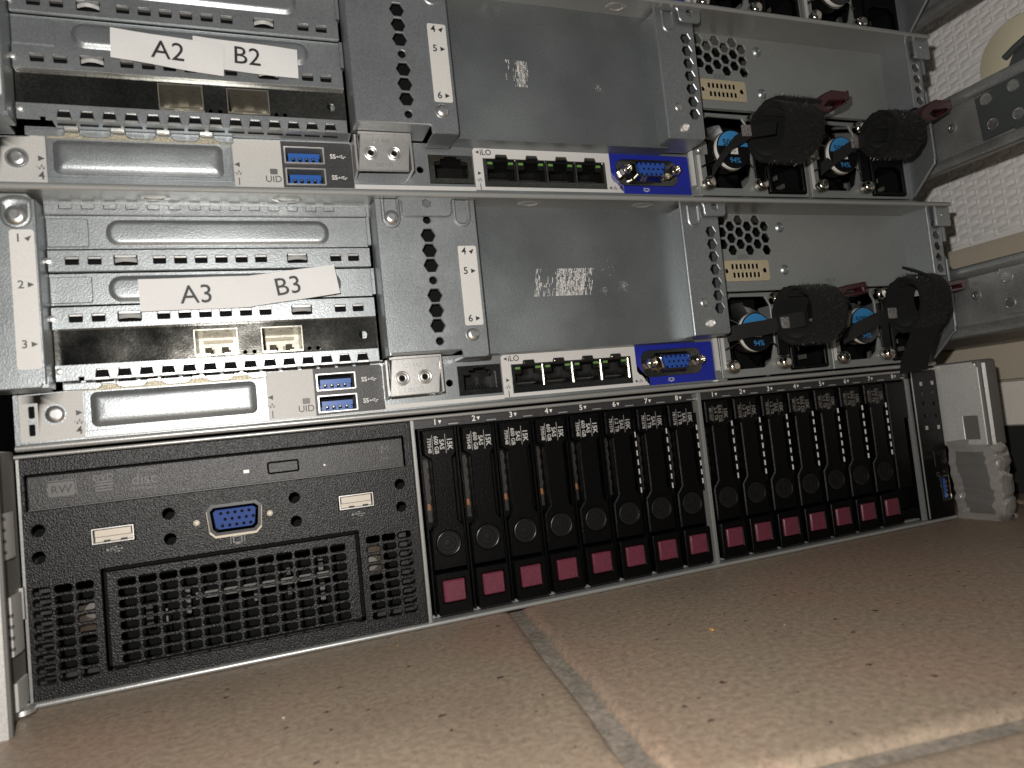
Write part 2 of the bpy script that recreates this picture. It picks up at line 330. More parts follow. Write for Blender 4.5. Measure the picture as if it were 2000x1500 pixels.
# ------------------------------------------------------------------ the floor
def build_floor():
    ang=math.atan2(-17,-132); 
    m=M()
    # grid of slabs: axes turned a little against the servers
    a=math.radians(-8.6); ex=Vector((math.cos(a),math.sin(a))); ey=Vector((-math.sin(a),math.cos(a)))
    # grout line along ey passes the point (177,-14); cross line passes (200,-176)
    o=Vector((175.8,-12)); cross=(Vector((205,-164.5))-o).dot(ey)
    T=330; gap=7.2
    for i in range(-3,4):
        for j in range(-2,6):
            u0=i*T+gap/2; u1=(i+1)*T-gap/2; v0=cross+j*T+gap/2; v1=cross+(j+1)*T-gap/2
            nn=14; base=[]
            def edge(p,q):
                out=[]
                for k in range(nn):
                    t=k/nn; out.append(p.lerp(q,t))
                return out
            cs=[Vector((u0,v0)),Vector((u1,v0)),Vector((u1,v1)),Vector((u0,v1))]
            pts=[]
            for k in range(4): pts+=edge(cs[k],cs[(k+1)%4])
            cen=Vector(((u0+u1)/2,(v0+v1)/2)); rnd=[random.uniform(-.7,.7) for _ in pts]
            L=[]
            for ins,z in ((-.4,-3.0),(0,-1.6),(.8,-.7),(2.2,-.15),(4.5,0)):
                ring=[]
                for k,p in enumerate(pts):
                    q=p+Vector(((1 if p.x<cen.x else -1)*min(1,abs(p.x-cen.x)/150)*0,0))
                    dx=(ins+rnd[k]) if abs(p.x-u0)<.01 else (-(ins+rnd[k]) if abs(p.x-u1)<.01 else 0)
                    dy=(ins+rnd[k]) if abs(p.y-v0)<.01 else (-(ins+rnd[k]) if abs(p.y-v1)<.01 else 0)
                    q=p+Vector((dx,dy)); w=o+ex*q.x+ey*q.y; ring.append((w.x,w.y,z))
                L.append(ring)
            m.loft(L,0)
    for _ in range(1): m.quad([(-2500,-1500,-2.2),(3500,-1500,-2.2),(3500,3500,-2.2),(-2500,3500,-2.2)],1)
    fl_=m.build('floor',['tile','grout'],angle=60); fl_['kind']='structure'
    # backdrop wall; its near-black colour stands in for the unlit background
    w=M(); w.box(-1500,2500,900,920,-2,1500); o_=w.build('wall','wallm'); o_['kind']='structure'
build_floor()

# ------------------------------------------------------------------ server seen from the rear
RC=-17; LID=-22; SLOT=-7; BR=-9
def rj45(name,x0,z0,x1,z1,parent,y=0.0,depth=13,leds=True,single=False):
    m=M(); w=x1-x0
    m.box(x0,x1,y+depth,y+depth+.5,z0,z1,0)
    m.box(x0,x0+.5,y+.7,y+depth,z0,z1,0); m.box(x1-.5,x1,y+.7,y+depth,z0,z1,0); m.box(x0,x0+.4,y+.2,y+.7,z0,z1,2); m.box(x1-.4,x1,y+.2,y+.7,z0,z1,2)
    m.box(x0+.5,x1-.5,y+.2,y+depth,z1-.5,z1,0); m.box(x0+.5,x1-.5,y+.2,y+depth,z0,z0+.5,0)
    # latch keyway steps
    cx=(x0+x1)/2
    for k,(hw,zz) in enumerate(((w*.5-.5,1.6),(w*.36,2.7),(w*.25,3.6))):
        m.box(x0+.5,cx-hw+.9*k+.0 if False else cx-w*.5+.5+(w*.5-hw)*.98+.01,y+.6+.2*k,y+3,z1-zz,z1-.5-.01*k,0)
        m.box(cx+hw-.01-(0),x1-.5,y+.6+.2*k,y+3,z1-zz,z1-.5-.01*k,0)
    for k in range(8):
        xx=cx-w*.28+k*w*.56/7; m.box(xx-.16,xx+.16,y+3.2,y+depth,z0+1.6,z0+1.9,1)
        m.quad([(xx-.16,y+3.2,z0+1.75),(xx+.16,y+3.2,z0+1.75),(xx+.16,y+6.8,z0+4.6),(xx-.16,y+6.8,z0+4.6)],2)
    m.box(cx-w*.3,cx+w*.3,y+6,y+6.4,z0+1,z0+3.4,0)
    if leds:
        for xx in (x0+.9,x1-3.1): m.box(xx,xx+2.2,y+.3,y+1.4,z1-1.75,z1-.75,3)
    return m.build(name,['port','gold','chrome','green'],parent)
def rear_server(loc,label,group):
    R=thing('rack_server',label,'server',loc,group=group)
    # --- lid with front lip, body shell
    m=M(); n=5
    prof=[(0,89.3)]+[(LID+1.4-1.4*math.sin(math.pi/2*k/n),89.3-1.4+1.4*math.cos(math.pi/2*k/n)) for k in range(n+1)]+[(LID,87.1),(LID+.5,86.7),(LID+1.0,86.9),(0,87.6),(600,87.6),(600,89.3)]
    for x0,x1 in ((-2,447.5),):
        m.loft([[(x,p[0],p[1]) for p in prof] for x in (x0,x0+.01,x1-.01,x1)],0,cap0=True)
    m.build('lid','lip',R)
    m=M(); m.box(0.2,1.4,1.2,600,1.8,87.5); m.box(443.8,445,0.5,600,1.8,87.5); m.box(1.4,443.8,1.3,600,.4,1.6); m.box(1.4,443.8,60,61,1.6,87.5,1)
    # rounded bottom lip
    n=6; pr=[(-1.0-1.0*math.sin(math.pi*k/n)*1.0,1.4-1.1*math.cos(math.pi*k/n)+.0) for k in range(n+1)]
    m.loft([[(x,a,b) for a,b in [(1.2,.3)]+pr+[(1.2,2.5)]] for x in (.6,.61,444.9,445)],0,cap0=True)
    m.build('chassis',['lip','void'],R)
    # top inner flange behind lid lip with rivets
    m=M(); m.box(15,173,SLOT+.2,SLOT+1.2,82.6,87.55)
    for x0 in (44,87): 
        m.lathe([(6.5,0),(6,.5),(3.6,.8),(3.2,.5),(0.4,.5)],(x0+4,-13.5,86.9),'z',n=24) if False else None
    m.build('top_flange','zinc',R)
    for x in (51,97,198,255):
        r=M(); L=[]
        for rr,h in ((3.6,0),(3.3,.35),(2.2,.55),(1.9,.2),(.5,.2)):
            L.append([(x+rr*1.6*math.cos(a),-14+rr*math.sin(a),87.3-h) for a in [2*math.pi*k/20 for k in range(20)]])
        r.loft(L); r.build('rivet','bright',R)
    # --- left column
    m=M(); hs=[circ(9.3,79.1,1.6)]
    m.plate([(-14,20.5),(13.2,20.5),(14.4,22.5),(14.4,84.5),(12.6,86.9),(-14,86.9)],hs,RC,1.0,.35)
    # rolled edge and return wall
    pr=[(14.0+0.9*math.sin(t),RC+1.1-1.0*math.cos(t)) for t in [math.pi/2*k/5 for k in range(6)]]
    m.loft([[(a,b,z) for a,b in pr+[(15.1,SLOT),(14.3,SLOT),(14.0,RC+1.1)]] for z in (21.8,84.8)],0,cap0=True)
    m.plate([(2,20),(13,20),(15.4,25),(9,18.4),(6,18.4)][:0] or [(10,20.6),(15.2,20.6),(15.2,24),(10,24)],(),RC+1.2,8,.0)
    m.box(-14,13,RC+1.0,-1,20.5,21.4)
    m.build('left_bracket','zinc',R)
    m=M(); m.dish(lambda i:[(9.3+(4.6-i)*math.cos(t) if math.sin(t)<0 else 9.3+(4.6-i)*(1 if math.cos(t)>0 else -1)*min(1,abs(math.cos(t))*1.6+0.0), 79.1+(4.6-i)*math.sin(t)*(1 if math.sin(t)<0 else 1.55)) for t in [2*math.pi*k/28 for k in range(28)]],[(0,-.05),(.5,-.5),(1.1,-.6),(1.7,-.15)],0,FR(RC))
    m.build('embossed_slot','zinc',R)
    screw('screw',9.3,79.1,RC-.2,R,3.5,dome=1.5,star=False)
    m=M(); m.plate(rect(6.9,26.8,14.1,74.3,1.0),(),RC-.1,.09)
    for s_,z in (('1',71.3),('2',55.4),('3',35.2)):
        m.text(s_,9.4,z,3.9,RC-.1,1,bold=.05); tri(12.3,z,1.9,'ur' if s_=='1' else 'r',1,m,RC-.11)
    m.build('slot_number_label',['sticker','inkgrey'],R)
    # --- slot covers and brackets
    def cover(z0,z1,o0,o1,oz0,oz1):
        m=M(); fn=lambda i: rect(o0+i,oz0+i,o1-i,oz1-i,max(.3,(oz1-oz0)/2-.4-i),8)
        m.plate([(15.2,z0),(127.4,z0),(127.4,z1),(15.2,z1)],[fn(0)],SLOT,.8,.08)
        m.dish(fn,[(0,.02),(.35,-.1),(1.0,-.75),(1.6,-1.0),(2.2,-1.05)],0,FR(SLOT))
        m.plate([(15.4,z0+.6),(28.0,z0+.6),(28.4,z0+2),(28.4,z1-1.6),(27.4,z1-1.2),(15.4,z1-1.2)],(),SLOT-.55,.5,.25)
        m.box(127.4,128.6,SLOT-1.3,SLOT+2,z0+.5,z1-.3)
        return m.build('slot_cover','zinc',R)
    cover(70.2,82.4,33.8,112.3,71.2,80.9); cover(50.0,61.3,33.4,115.2,50.7,60.2)
    def bracket(z0,z1,zc):
        m=M(); xs=[22.9,29.9,50.7,57.7,64.7,71.7,78.8,85.8,113.9,120.9]; hs=[rect(x-2.1,zc-1.45,x+2.1,zc+1.45,.35,2) for x in xs]
        lv=[(39.7,),(99.2,)]
        for (x,) in lv: hs.append(rect(x-3.8,zc-1.9,x+3.8,zc+1.9,.5,2))
        m.plate([(15.6,z0),(127.6,z0),(127.6,z1-.0),(15.6,z1)],hs,BR,.9,.12)
        m.box(15.6,127.6,BR+.9,SLOT-.05,z1-.8,z1); m.box(15.6,127.6,BR+.9,SLOT-.05,z0,z0+.8)
        for x in xs: m.box(x-1.95,x+1.95,BR+.3,BR+1.7,zc+.75,zc+1.35,1); 
        for x in xs: m.box(x-2.6,x+2.6,BR+4.2,BR+4.4,zc-2.2,zc+2.4,2)
        for (x,) in lv:
            m.box(x-4.2,x+4.2,BR+4.2,BR+4.4,zc-2.2,zc+2.4,2)
            L=[]
            for k in range(9):
                t=k/8; xx=x-3.5+7*t; b=math.sin(math.pi*t); L.append([(xx,BR+.7-1.7*b,zc+.9),(xx,BR+.3-1.9*b,zc+.2),(xx,BR+.9-1.6*b,zc-.7),(xx,BR+1.4-1.2*b,zc+.1)])
            m.loft(L,3,cap0=True)
            m.box(x-3.4,x+3.4,BR+.2,BR+1.0,zc+1.15,zc+1.85,1)
        return m.build('slot_bracket',['zinc','bright','void','louver'],R)
    bracket(61.7,69.3,65.5); bracket(41.2,49.0,45.0)
    m=M()
    xs=[21.9+7.0*k for k in range(14)]
    m.plate([(15.6,82.3),(127.6,82.3),(127.6,86.0)]+[p for x in xs[::-1] for p in ((x+2.0,86.0),(x+2.0,84.4),(x-2.0,84.4),(x-2.0,86.0))]+[(15.6,86.0)],(),BR,.9,.12)
    for x in xs: m.box(x-1.9,x+1.9,BR+.5,BR+1.1,84.5,86.6,0); m.quad([(x-1.9,BR+.5,84.6),(x+1.9,BR+.5,84.6),(x+1.9,BR-1.0,83.9),(x-1.9,BR-1.0,83.9)],0)
    m.build('slot_bracket',['zinc','bright'],R)
    # --- add-in card bracket with two cages
    m=M(); hs=[circ(122.2,34.2,1.55,18),circ(77.4,29.9,.75,10),circ(80.7,29.9,.75,10),circ(101,29.9,.75,10),circ(104.2,29.9,.75,10),rect(59.9,29.3,75.3,39.3),rect(83.4,29.1,98.8,39.1)]
    m.plate([(15.4,28.0),(128,28.0),(128,41.6),(15.4,41.6)],hs,SLOT,.8,.1); m.box(118,127,SLOT+2,SLOT+3,30,38,2); m.box(119.4,122.2,SLOT+1.9,SLOT+1.95,31,38,1); m.box(15.4,128,SLOT+29,SLOT+29.5,28,42,1)
    card=m.build('network_card',['chrome','void','zinc'],R)
    for x0,z0 in ((60,29.3),(83.5,29.1)):
        m=M(); w,h=15.2,9.9; y0=SLOT-.9
        for a in ((x0,x0+.35,z0,z0+h),(x0+w-.35,x0+w,z0,z0+h)): m.box(a[0],a[1],y0,y0+21,a[2],a[3])
        m.box(x0+.35,x0+w-.35,y0,y0+21,z0+h-.35,z0+h); m.box(x0+.35,x0+w-.35,y0+.3,y0+21,z0,z0+.35)
        m.box(x0+.35,x0+w-.35,y0+20.5,y0+20.8,z0+.35,z0+h-.35,1)
        m.box(x0+.2,x0+5.2,y0-.1,y0+.3,z0-.1,z0+.7); m.box(x0+10.2,x0+w-.2,y0-.1,y0+.3,z0-.1,z0+.7)
        m.box(x0+3.2,x0+6.0,y0+17,y0+20.5,z0+2.6,z0+4.6,2); m.box(x0+8.4,x0+11.2,y0+17,y0+20.5,z0+2.6,z0+4.6,2); m.box(x0+2,x0+13,y0+19.6,y0+20.5,z0+7.2,z0+8.6,2)
        for q in range(3): m.lathe([(.6,-.02),(.6,-.06),(.1,-.07)],(x0+w/2+(q-1)*4,y0+4.5+(q==1)*3.6,z0+h-.36),'z',n=12,m=2)
        for q in (0,1): m.quad([(x0+3+q*6,y0+13,z0+.4),(x0+5.5+q*6,y0+13,z0+.4),(x0+5.5+q*6,y0+8,z0+4.0),(x0+3+q*6,y0+8,z0+4.0)],0)
        m.build('cage_port',['gold','cagein','cageslot'],card)
    # --- lower ledge with trapezoid slots
    m=M(); xs=[29.8+7.01*k for k in range(14)]
    out=[(15.7,23.0),(22.6,23.0),(22.6,24.2),(24.2,24.2),(24.2,22.9),(127.5,22.9),(127.5,28.2),(15.7,28.6)]
    m.plate(out,[[(x-2.3,23.4),(x+2.3,23.4),(x+1.7,26.7),(x-1.7,26.7)] for x in xs],BR,.8,.1)
    for x in xs: m.box(x-2.1,x+2.1,BR-.5,BR+.3,22.9,23.6,1); m.box(x-1.6,x+1.6,BR+.9,BR+1.5,26.45,26.75,1); m.box(x-2.9,x+2.9,BR+3.6,BR+3.8,22.5,27,2)
    m.box(15.7,127.5,BR+.8,-.2,27.4,28.2); m.box(26,128.9,BR+.81,-.05,22.95,23.25)
    m.build('ledge_rail',['zinc','bright','void'],R)
    for x,z in ((15.5,65.5),(15.5,45),(16.6,26.5)):
        m=M(); m.lathe([(1.2,0),(1.1,.5),(.3,.8)],(x+.3,BR-.1,z),n=12); m.build('tab','bright',R)
    # --- lower input and output panel
    m=M()
    out=[(1.8,2.6),(295,2.6),(295,24.2),(136,24.2),(136,23.2),(83.4,22.8),(17.8,22.9),(17.0,22.0),(16.2,20.6),(1.8,20.2)]
    hs=[rect(4.8,11.7,6.5,15.8,.4,2),rect(4.7,5.5,6.4,9.4,.4,2),rect(22.2,5.7,83.2,20.9),rect(103.4,13.5,118.3,20.0),rect(103.2,4.7,118.2,11.1),
        circ(158.0,12.4,1.5),rect(162,6.5,181.8,19.2),rect(187.0,5.8,247.4,18.6),rect(254,8,286.5,20,3,4)]
    for k in range(4): hs[7:8]=[hs[7]]
    m.plate(out,hs,0,1.2,.12)
    m.box(1.4,295,30,31,2.5,24,1)
    m.box(3,9,4,5,4,17,1)
    m.box(0.3,1.8,.15,1.3,1.0,20.0)
    m.build('port_panel',['zinc','void'],R)
    screw('screw',12.7,12.5,-.1,R,3.1,dome=1.0)
    m=M(); m.plate([(7.6,16.9),(7.6,3.4),(21.6,3.4),(21.6,22.3),(17.9,22.3),(16.8,20.2),(7.6,19.8)],[circ(12.7,12.5,3.7)],-.08,.06)
    m.plate([(1.95,16.9),(7.6,16.9),(7.6,19.8),(2.2,19.8)],(),-.08,.06); m.plate([(1.95,3.4),(7.6,3.4),(7.6,5.3),(1.95,5.3)],(),-.08,.06); m.plate([(6.7,5.3),(7.6,5.3),(7.6,16.9),(6.7,16.9)],(),-.08,.06); m.plate([(1.95,5.3),(4.5,5.3),(4.5,16.9),(1.95,16.9)],(),-.08,.06)
    m.plate([(83.9,3.5),(101.9,3.5),(101.9,22.5),(83.9,22.3)],(),-.08,.06)
    m.plate(rect(21.6,2.9,129,3.45),(),-.08,.06)
    tri(20.2,12.4,2.1,'r',1,m,-.09); net_icon(m,20.1,9.2,-.09,1,.8); m.text('4',19.9,6.0,4.2,-.09,1,bold=.03)
    tri(85.1,12.3,2.0,'l',1,m,-.09); net_icon(m,85.6,9.0,-.09,1,.8); m.text('1',85.5,5.4,4.2,-.09,1,sx=.8,bold=.03)
    m.plate(rect(97.1,8.7,99.9,10.9,.3),(),-.35,.25,.08,2); m.text('UID',98.3,6.7,3.7,-.09,1,bold=.02)
    m.build('panel_label',['film','inkgrey','greyprint'],R)
    m=M(); ou=[(101.9,3.5),(129.6,3.7),(129.6,21.6),(128.8,22.5),(101.9,22.5)]
    m.plate(ou,[rect(103.0,13.2,118.5,20.3),rect(102.9,4.4,118.4,11.4)],-.08,.06)
    for z in (16.7,7.9): usb_icon(m,125.2,z,-.09,1,.66,ss=True)
    m.build('black_port_label',['blackst','whiteink'],R)
    # blank with pressed panel, gasket and scallop tabs
    m=M(); fn=lambda i: rect(24.0+i,6.8+i,80.1-i,19.3-i,max(.5,2.2-i*.6),5)
    m.plate(rect(22.0,5.5,83.4,20.6,.2),[fn(0)],-.35,.8,.12)
    m.dish(fn,[(0,.0),(.5,-.35),(1.3,-1.0),(2.1,-1.35),(3.0,-1.5),(5.0,-1.62)],0,FR(-.35))
    m.build('blanking_plate',['zinc'],R)
    m=M(); m.box(22.2,83,-.6,.6,19.9,21.9); m.build('mesh_gasket','gasket',R)
    m=M()
    for x0,x1 in ((15.9,28.2),(32.8,42.7),(47.6,57.6),(62.7,72.5),(77.6,84.4)):
        d=1.7; m.plate([(x0,22.9),(x0,21.6 if x0>16 else 20.9)]+([(x0+d*.5,20.7),(x0+d*1.3,20.3)] if x0>16 else [(x0,20.6)])+([(x1-d*1.3,20.3),(x1-d*.5,20.7),(x1,21.6)] if x1<84 else [(x1,20.4)])+[(x1,22.9)],(),-1.4,.7,.15)
    for x in (30.5,45.2,60.2,75): m.box(x-2.1,x+2.1,-2.6,-1.2,22.2,23.0,1)
    m.box(16,84,-1.2,-.2,22.95,23.6); m.build('spring_tab_strip',['zinc','bright'],R)
    # USB sockets
    for z0 in (13.2,4.4):
        m=M(); x0,x1=102.8,118.6; z1=z0+7.1
        m.plate(rect(x0,z0,x1,z1,.3,2),[rect(x0+.75,z0+.65,x1-.75,z1-.65)],-.7,9,.12)
        m.box(x0+.7,x1-.7,8,8.4,z0+.6,z1-.6,1)
        m.box(x0+1.7,x1-1.9,.6,8,z0+2.6,z0+4.6,2); m.box(x0+1.6,x1-1.8,3.0,8,z0+.9,z0+2.5,2)
        for k in range(4): xx=x0+3.0+k*2.6; m.box(xx-.0,xx+1.0,.5,3,z0+1.5,z0+2.7,1); m.box(xx+.2,xx+.8,.4,.7,z0+2.0,z0+2.5,3)
        for k in range(5): xx=x0+1.8+k*2.55; m.box(xx,xx+1.3,.9,3,z0+.8,z0+2.6,2)
        m.build('usb_port',['bright','void','blueus','gold'],R)
    # cast bracket on the panel
    bk=M(); y=-9
    bk.plate([(130.4,8.0),(151.0,8.2),(152.6,23.4),(132.2,23.2)],[circ(135.9,15.2,1.3,16),circ(145.4,15.2,1.3,16)],y,1.1,.3)
    for x,z in ((135.9,15.2),(145.4,15.2)): torus(bk,(x,y-.1,z),2.6,.45); torus(bk,(x,y-.2,z),1.6,.5)
    bk.box(131.5,153,y+.3,RC+17,23.1,24.2)
    bk.plate([(y,8.6),(y+.2,23.6),(-.2,23.6),(-.2,8.0)],[circ(-4,13,1.2,10)],T=SX(152.2),t=.9,bev=.1)
    bk.plate([(y+.8,8.6),(y+.8,23),(-.2,23),(-.2,7.2)],T=SX(129.8),t=.8)
    bk.text('Q1 A01',140.6,20.3,2.3,y,1); bk.text('202720',141.0,10.2,2.3,y,1); bk.box(131.6,150,y+1.5,y+1.6,9,23,2)
    bk.build('cast_bracket',['bright','zinc','void'],R)
    # RJ45 ports
    rj45('management_port',162.2,6.8,181.6,19.0,R,leds=False,single=True)
    m=M(); m.plate(rect(162.0,6.6,181.7,19.1),[[(164.5,9),(179.3,9),(179.3,16.2),(176.6,16.2),(176.6,17.4),(174.6,17.4),(174.6,18.4),(169.2,18.4),(169.2,17.4),(167.2,17.4),(167.2,16.2),(164.5,16.2)]],-.3,1.2,.15); m.build('port_frame','chrome',R)
    m=M(); m.plate([(182.3,4.0),(256.6,4.0),(256.6,8.8),(253,10.5),(250.3,14),(250.3,22.9),(183.3,22.9),(182.3,22)],[rect(186.6,5.5,247.7,18.5)],-.08,.06); m.plate(rect(129.8,3.5,182.25,5.3),(),-.08,.06)
    tri(184.3,21.1,1.5,'l',1,m,-.09); m.text('iLO',188.3,21.0,3.6,-.09,1,bold=.03); tri(184.7,11.6,1.6,'r',1,m,-.09); net_icon(m,184.6,8.6,-.09,1,.72); m.text('1',184.6,5.4,4,-.09,1,sx=.8,bold=.03)
    tri(249.3,6.2,1.4,'l',1,m,-.09); net_icon(m,252.0,6.2,-.09,1,.72); m.text('4',255.1,6.2,3.8,-.09,1,bold=.03)
    m.build('network_port_label',['sticker','ink'],R)
    m=M(); fr=rect(186.8,5.7,247.6,18.4)
    m.plate(fr,[rect(188.2+14.75*k,8.3,188.2+14.75*k+13.9,17.9) for k in range(4)],-.25,2,.12)
    for k in range(4):
        x=188.2+14.75*k+7; m.plate([(x-3.0,18.2),(x+3.0,18.2),(x+2.5,20.0),(x-2.5,20.0)],(),-1.3,1.2,.3); m.box(x-2.3,x+2.3,-1.6,-1.2,18.5,18.9)
    hf=m.build('port_shield','chrome',R)
    for k in range(4): rj45('network_port',188.2+14.75*k,8.3,188.2+14.75*k+13.9,17.9,R,y=.3)
    # VGA
    m=M(); m.plate([(250.4,10.9),(251.5,9.4),(253,8.6),(256.7,8.6),(256.7,3.6),(294.6,3.6),(294.6,22.0),(293.8,22.9),(250.4,22.9)],[rect(253.4,7.7,287.6,20.4,5,5)],-.08,.06)
    mon_icon(m,268.9,5.7,-.09,1,.95); m.build('blue_port_label',['blue','whiteink'],R)
    m=M(); sh=lambda i,k=0:[(261.2-1.4+i+(0),18.9-i),(280.6+1.4-i,18.9-i),(279.4+.6-i,9.1+i),(262.4-.6+i,9.1+i)]
    def dsub(i): 
        p=[]; A=[(260.6+i,18.2-i),(279.4-i,18.2-i),(277.8-i,9.6+i),(262.2+i,9.6+i)]
        for k in range(4):
            a=Vector(A[k]); b=Vector(A[k-1]); c=Vector(A[(k+1)%4]); r=1.8
            d1=(b-a).normalized()*r; d2=(c-a).normalized()*r
            for t in (0,.25,.5,.75,1): p.append(tuple((a+d1).lerp(a,t).lerp(a.lerp(a+d2,t),t)))
        return p
    m.plate(rect(253.2,7.5,287.4,20.5,4.5,6),[dsub(.3)],-.5,1.2,.2)
    m.loft([[(x-.2*w,-w,z) for x,z in dsub(q)] for q,w in ((-.7,.5),(0,1.4),(.5,5.6),(1.0,5.9),(1.1,5.2),(1.1,3))],0,cap=False)
    m.loft([[(x,-w,z) for x,z in dsub(q)] for q,w in ((1.2,0),(1.2,5.3))],1)
    for r_ in range(3):
        for k in range(5): m.lathe([(.55,0),(.55,.05),(.2,.07)],(264.4+k*2.6+(1.3 if r_==1 else 0)-.3,-5.3,16.4-r_*2.45),n=10,m=2)
    for x in (256.6,283.6):
        m.loft([[(x+rr*math.cos(a),-h,14+rr*math.sin(a)) for a in [math.pi/3*k for k in range(6)]] for rr,h in ((2.7,.4),(2.7,4.4),(2.3,5.0))],3)
        m.lathe([(1.9,5.0),(1.9,6.4),(1.3,6.6),(1.2,3)],(x,0,14),n=16,m=3)
    m.build('video_port',['chrome','bluepl','void','brass'],R)
    # --- centre column
    m=M(); out=[(129.8,24.6),(159.6,24.6),(160.2,24.0),(160.2,22.0),(161,21.1),(170.5,21.1),(171.6,22.2),(171.6,87.2),(129.8,87.2)]
    hs=[circ(150.6,78.6,1.6,14)]+[hexh(150.55+.012*i,z,3.05) for i,z in enumerate((72.2,65.9,59.7))]+[circ(150.8,53.5,1.6,14)]+[hexh(150.9,z,3.05) for z in (47.3,41.1,34.9)]+[circ(151.1,28.5,1.6,14)]
    m.plate(out,hs,RC,1.0,.3); m.box(131,170,RC+6,RC+6.2,26,87,1)
    m.loft([[(129.8+1.0-1.1*math.sin(t),RC+1.1-1.1*math.cos(t),z) for t in [math.pi/2*k/5 for k in range(6)]]+[(129.0,SLOT,z),(130.8,SLOT,z)] for z in (24.0,86.5)],0,cap0=True)
    m.box(170.8,171.5,RC+.8,-8,21.4,87); m.box(160.8,171,RC+1,-2,21.2,22.2); m.box(130,160,RC+1,-1,24.5,25.4)
    m.build('centre_bracket',['zinc','void'],R)
    def unotch(cx,z0,z1,w,nm,y=RC):
        m=M()
        def fn(i):
            ww=w-i; p=[(cx+ww*math.cos(t),z0+w+ww*math.sin(t)) for t in [math.pi+math.pi*k/12 for k in range(13)]]
            return p+[(cx+ww,z1),(cx+ww,z1+.01),(cx-ww,z1+.01),(cx-ww,z1)]
        m.dish(fn,[(0,-.02),(.5,-.45),(1.0,-.5),(1.6,-.05),(1.65,.15)],0,FR(y)); return m.build(nm,'zinc',R)
    unotch(136.0,75.0,86.9,3.9,'embossed_slot'); unotch(165.6,75.6,86.9,4.0,'embossed_slot'); unotch(280.5,75.6,86.0,3.6,'embossed_slot')
    screw('screw',136.0,79.4,RC-.2,R,3.0,dome=1.5); screw('screw',165.2,30.6,RC-.2,R,2.9,dome=1.3)
    def lidtab(x0,x1,z0,hx,hz,nm='lid_tab'):
        m=M(); m.plate([(x0-2,87.4),(x0-.6,86.6),(x0,85.0),(x0,z0+2),(x0+.6,z0+.6),(x0+2,z0),(x1-2,z0),(x1-.6,z0+.6),(x1,z0+2),(x1,85.0),(x1+.6,86.6),(x1+2,87.4)],[hexa(hx,hz,3.0)],RC-2.2,1,.3); m.box(hx-2,hx+2,RC-1.0,RC-.9,hz-2,hz+2,1); return m.build(nm,['zinc','greyprint'],R)
    lidtab(140.2,160.8,79.4,150.6,84.8); lidtab(285.3,297.6,80.6,291.4,85.2)
    m=M(); m.plate(rect(162.4,34.3,170.3,67.6,.8),(),RC-.1,.09)
    for s_,z in (('4',65.3),('5',57.0),('6',37.1)): m.text(s_,164.9,z,4.1,RC-.1,1,bold=.06); tri(168.2,z,2.0,'ur' if s_=='4' else 'r',1,m,RC-.11)
    m.build('slot_number_label',['sticker','ink'],R)
    # --- large blank panel
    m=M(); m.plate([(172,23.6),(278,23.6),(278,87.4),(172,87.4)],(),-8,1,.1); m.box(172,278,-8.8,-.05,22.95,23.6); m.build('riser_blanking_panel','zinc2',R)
    # --- right column
    m=M(); out=[(273.4,24.2),(292.8,24.2),(293.8,25.2),(294.4,80.0),(294.4,87.2),(273.4,87.2)]
    m.plate(out,[hexh(289.15,z,2.75) for z in (73.7,67.65,61.5,55.35,48.9,42.75,36.6)],RC,1.0,.3); m.box(284,294,RC+6,RC+6.2,33,77,2)
    m.loft([[(273.4+1.2-1.4*math.sin(t),RC+1.4-1.4*math.cos(t),z) for t in [math.pi/2*k/5 for k in range(6)]]+[(273.0,-8,z),(274.4,-8,z)] for z in (24.4,85.4)],0,cap0=True)
    m.box(292.9,293.7,RC+1,-2,25.5,87); m.box(274,293,RC+1,-1,24.2,25.0)
    m.build('right_bracket',['zinc','bright','void'],R)
    screw('screw',280.6,39.5,RC,R,2.1,dome=.7); 
    m=M(); m.lathe([(2.5,0),(2.5,.5),(2.1,.7),(1.6,.4),(1.6,.3)],(282.8,RC,29.6),n=20); m.lathe([(1.55,.32),(.1,.33)],(282.8,RC,29.6),n=20,m=1); m.build('rivet',['bright','white'],R)
    # --- upper bay to the right
    m=M(); gx0,gz0=306.4,67.0
    hs=[]
    for c_ in range(7):
        for r_ in range(4):
            cx=307.9+5.4*c_; cz=68.6+6.25*r_+(3.12 if c_%2==0 else 0)
            if cx>340: continue
            hs.append(hexh(cx,cz,2.95)) if cz<87.2 else None
    hs.append(rect(307.2,53.4,333.4,61.6,.6,2))
    m.plate([(294.6,48.6),(434,48.6),(434,87.5),(294.6,87.5)],hs,-2,.8,.06); m.box(300,345,12,12.3,50,87.5,1)
    m.box(294.6,434,-4.2,-2,46.9,48.7)
    m.build('upper_bay_panel',['bay','void'],R)
    m=M(); hs=[circ(307.4,57.7,1.2,12),circ(331.4,57.7,1.3,12)]
    for k in range(7): hs+= [rect(310.6+2.55*k,58.6,312.2+2.55*k,61.2),rect(311.2+2.55*k,54.2,312.8+2.55*k,56.8)]
    m.plate(rect(305.6,52.3,334.2,63.1,1.5,4),hs,-2.6,.5,.1); m.build('serial_port_cover','cream',R)
    m=M(); m.text('IOIOI',318.8,65.0,3.2,-2.05,0,sx=.9); m.text('PS1',373.6,51.4,2.9,-2.05,0); tri(377.4,51.3,1.2,'d',0,m,-2.06); m.build('printed_mark','greyprint',R)
    for z in (80.5,57.8):
        m=M(); m.lathe([(2.9,-.1),(2.5,.25),(1.9,.9),(1.55,.95),(1.45,.3)],(344.9,-2,z),n=20); m.lathe([(1.45,.3),(.1,.25)],(344.9,-2,z),n=16,m=1); m.build('threaded_boss',['zinc','void'],R)
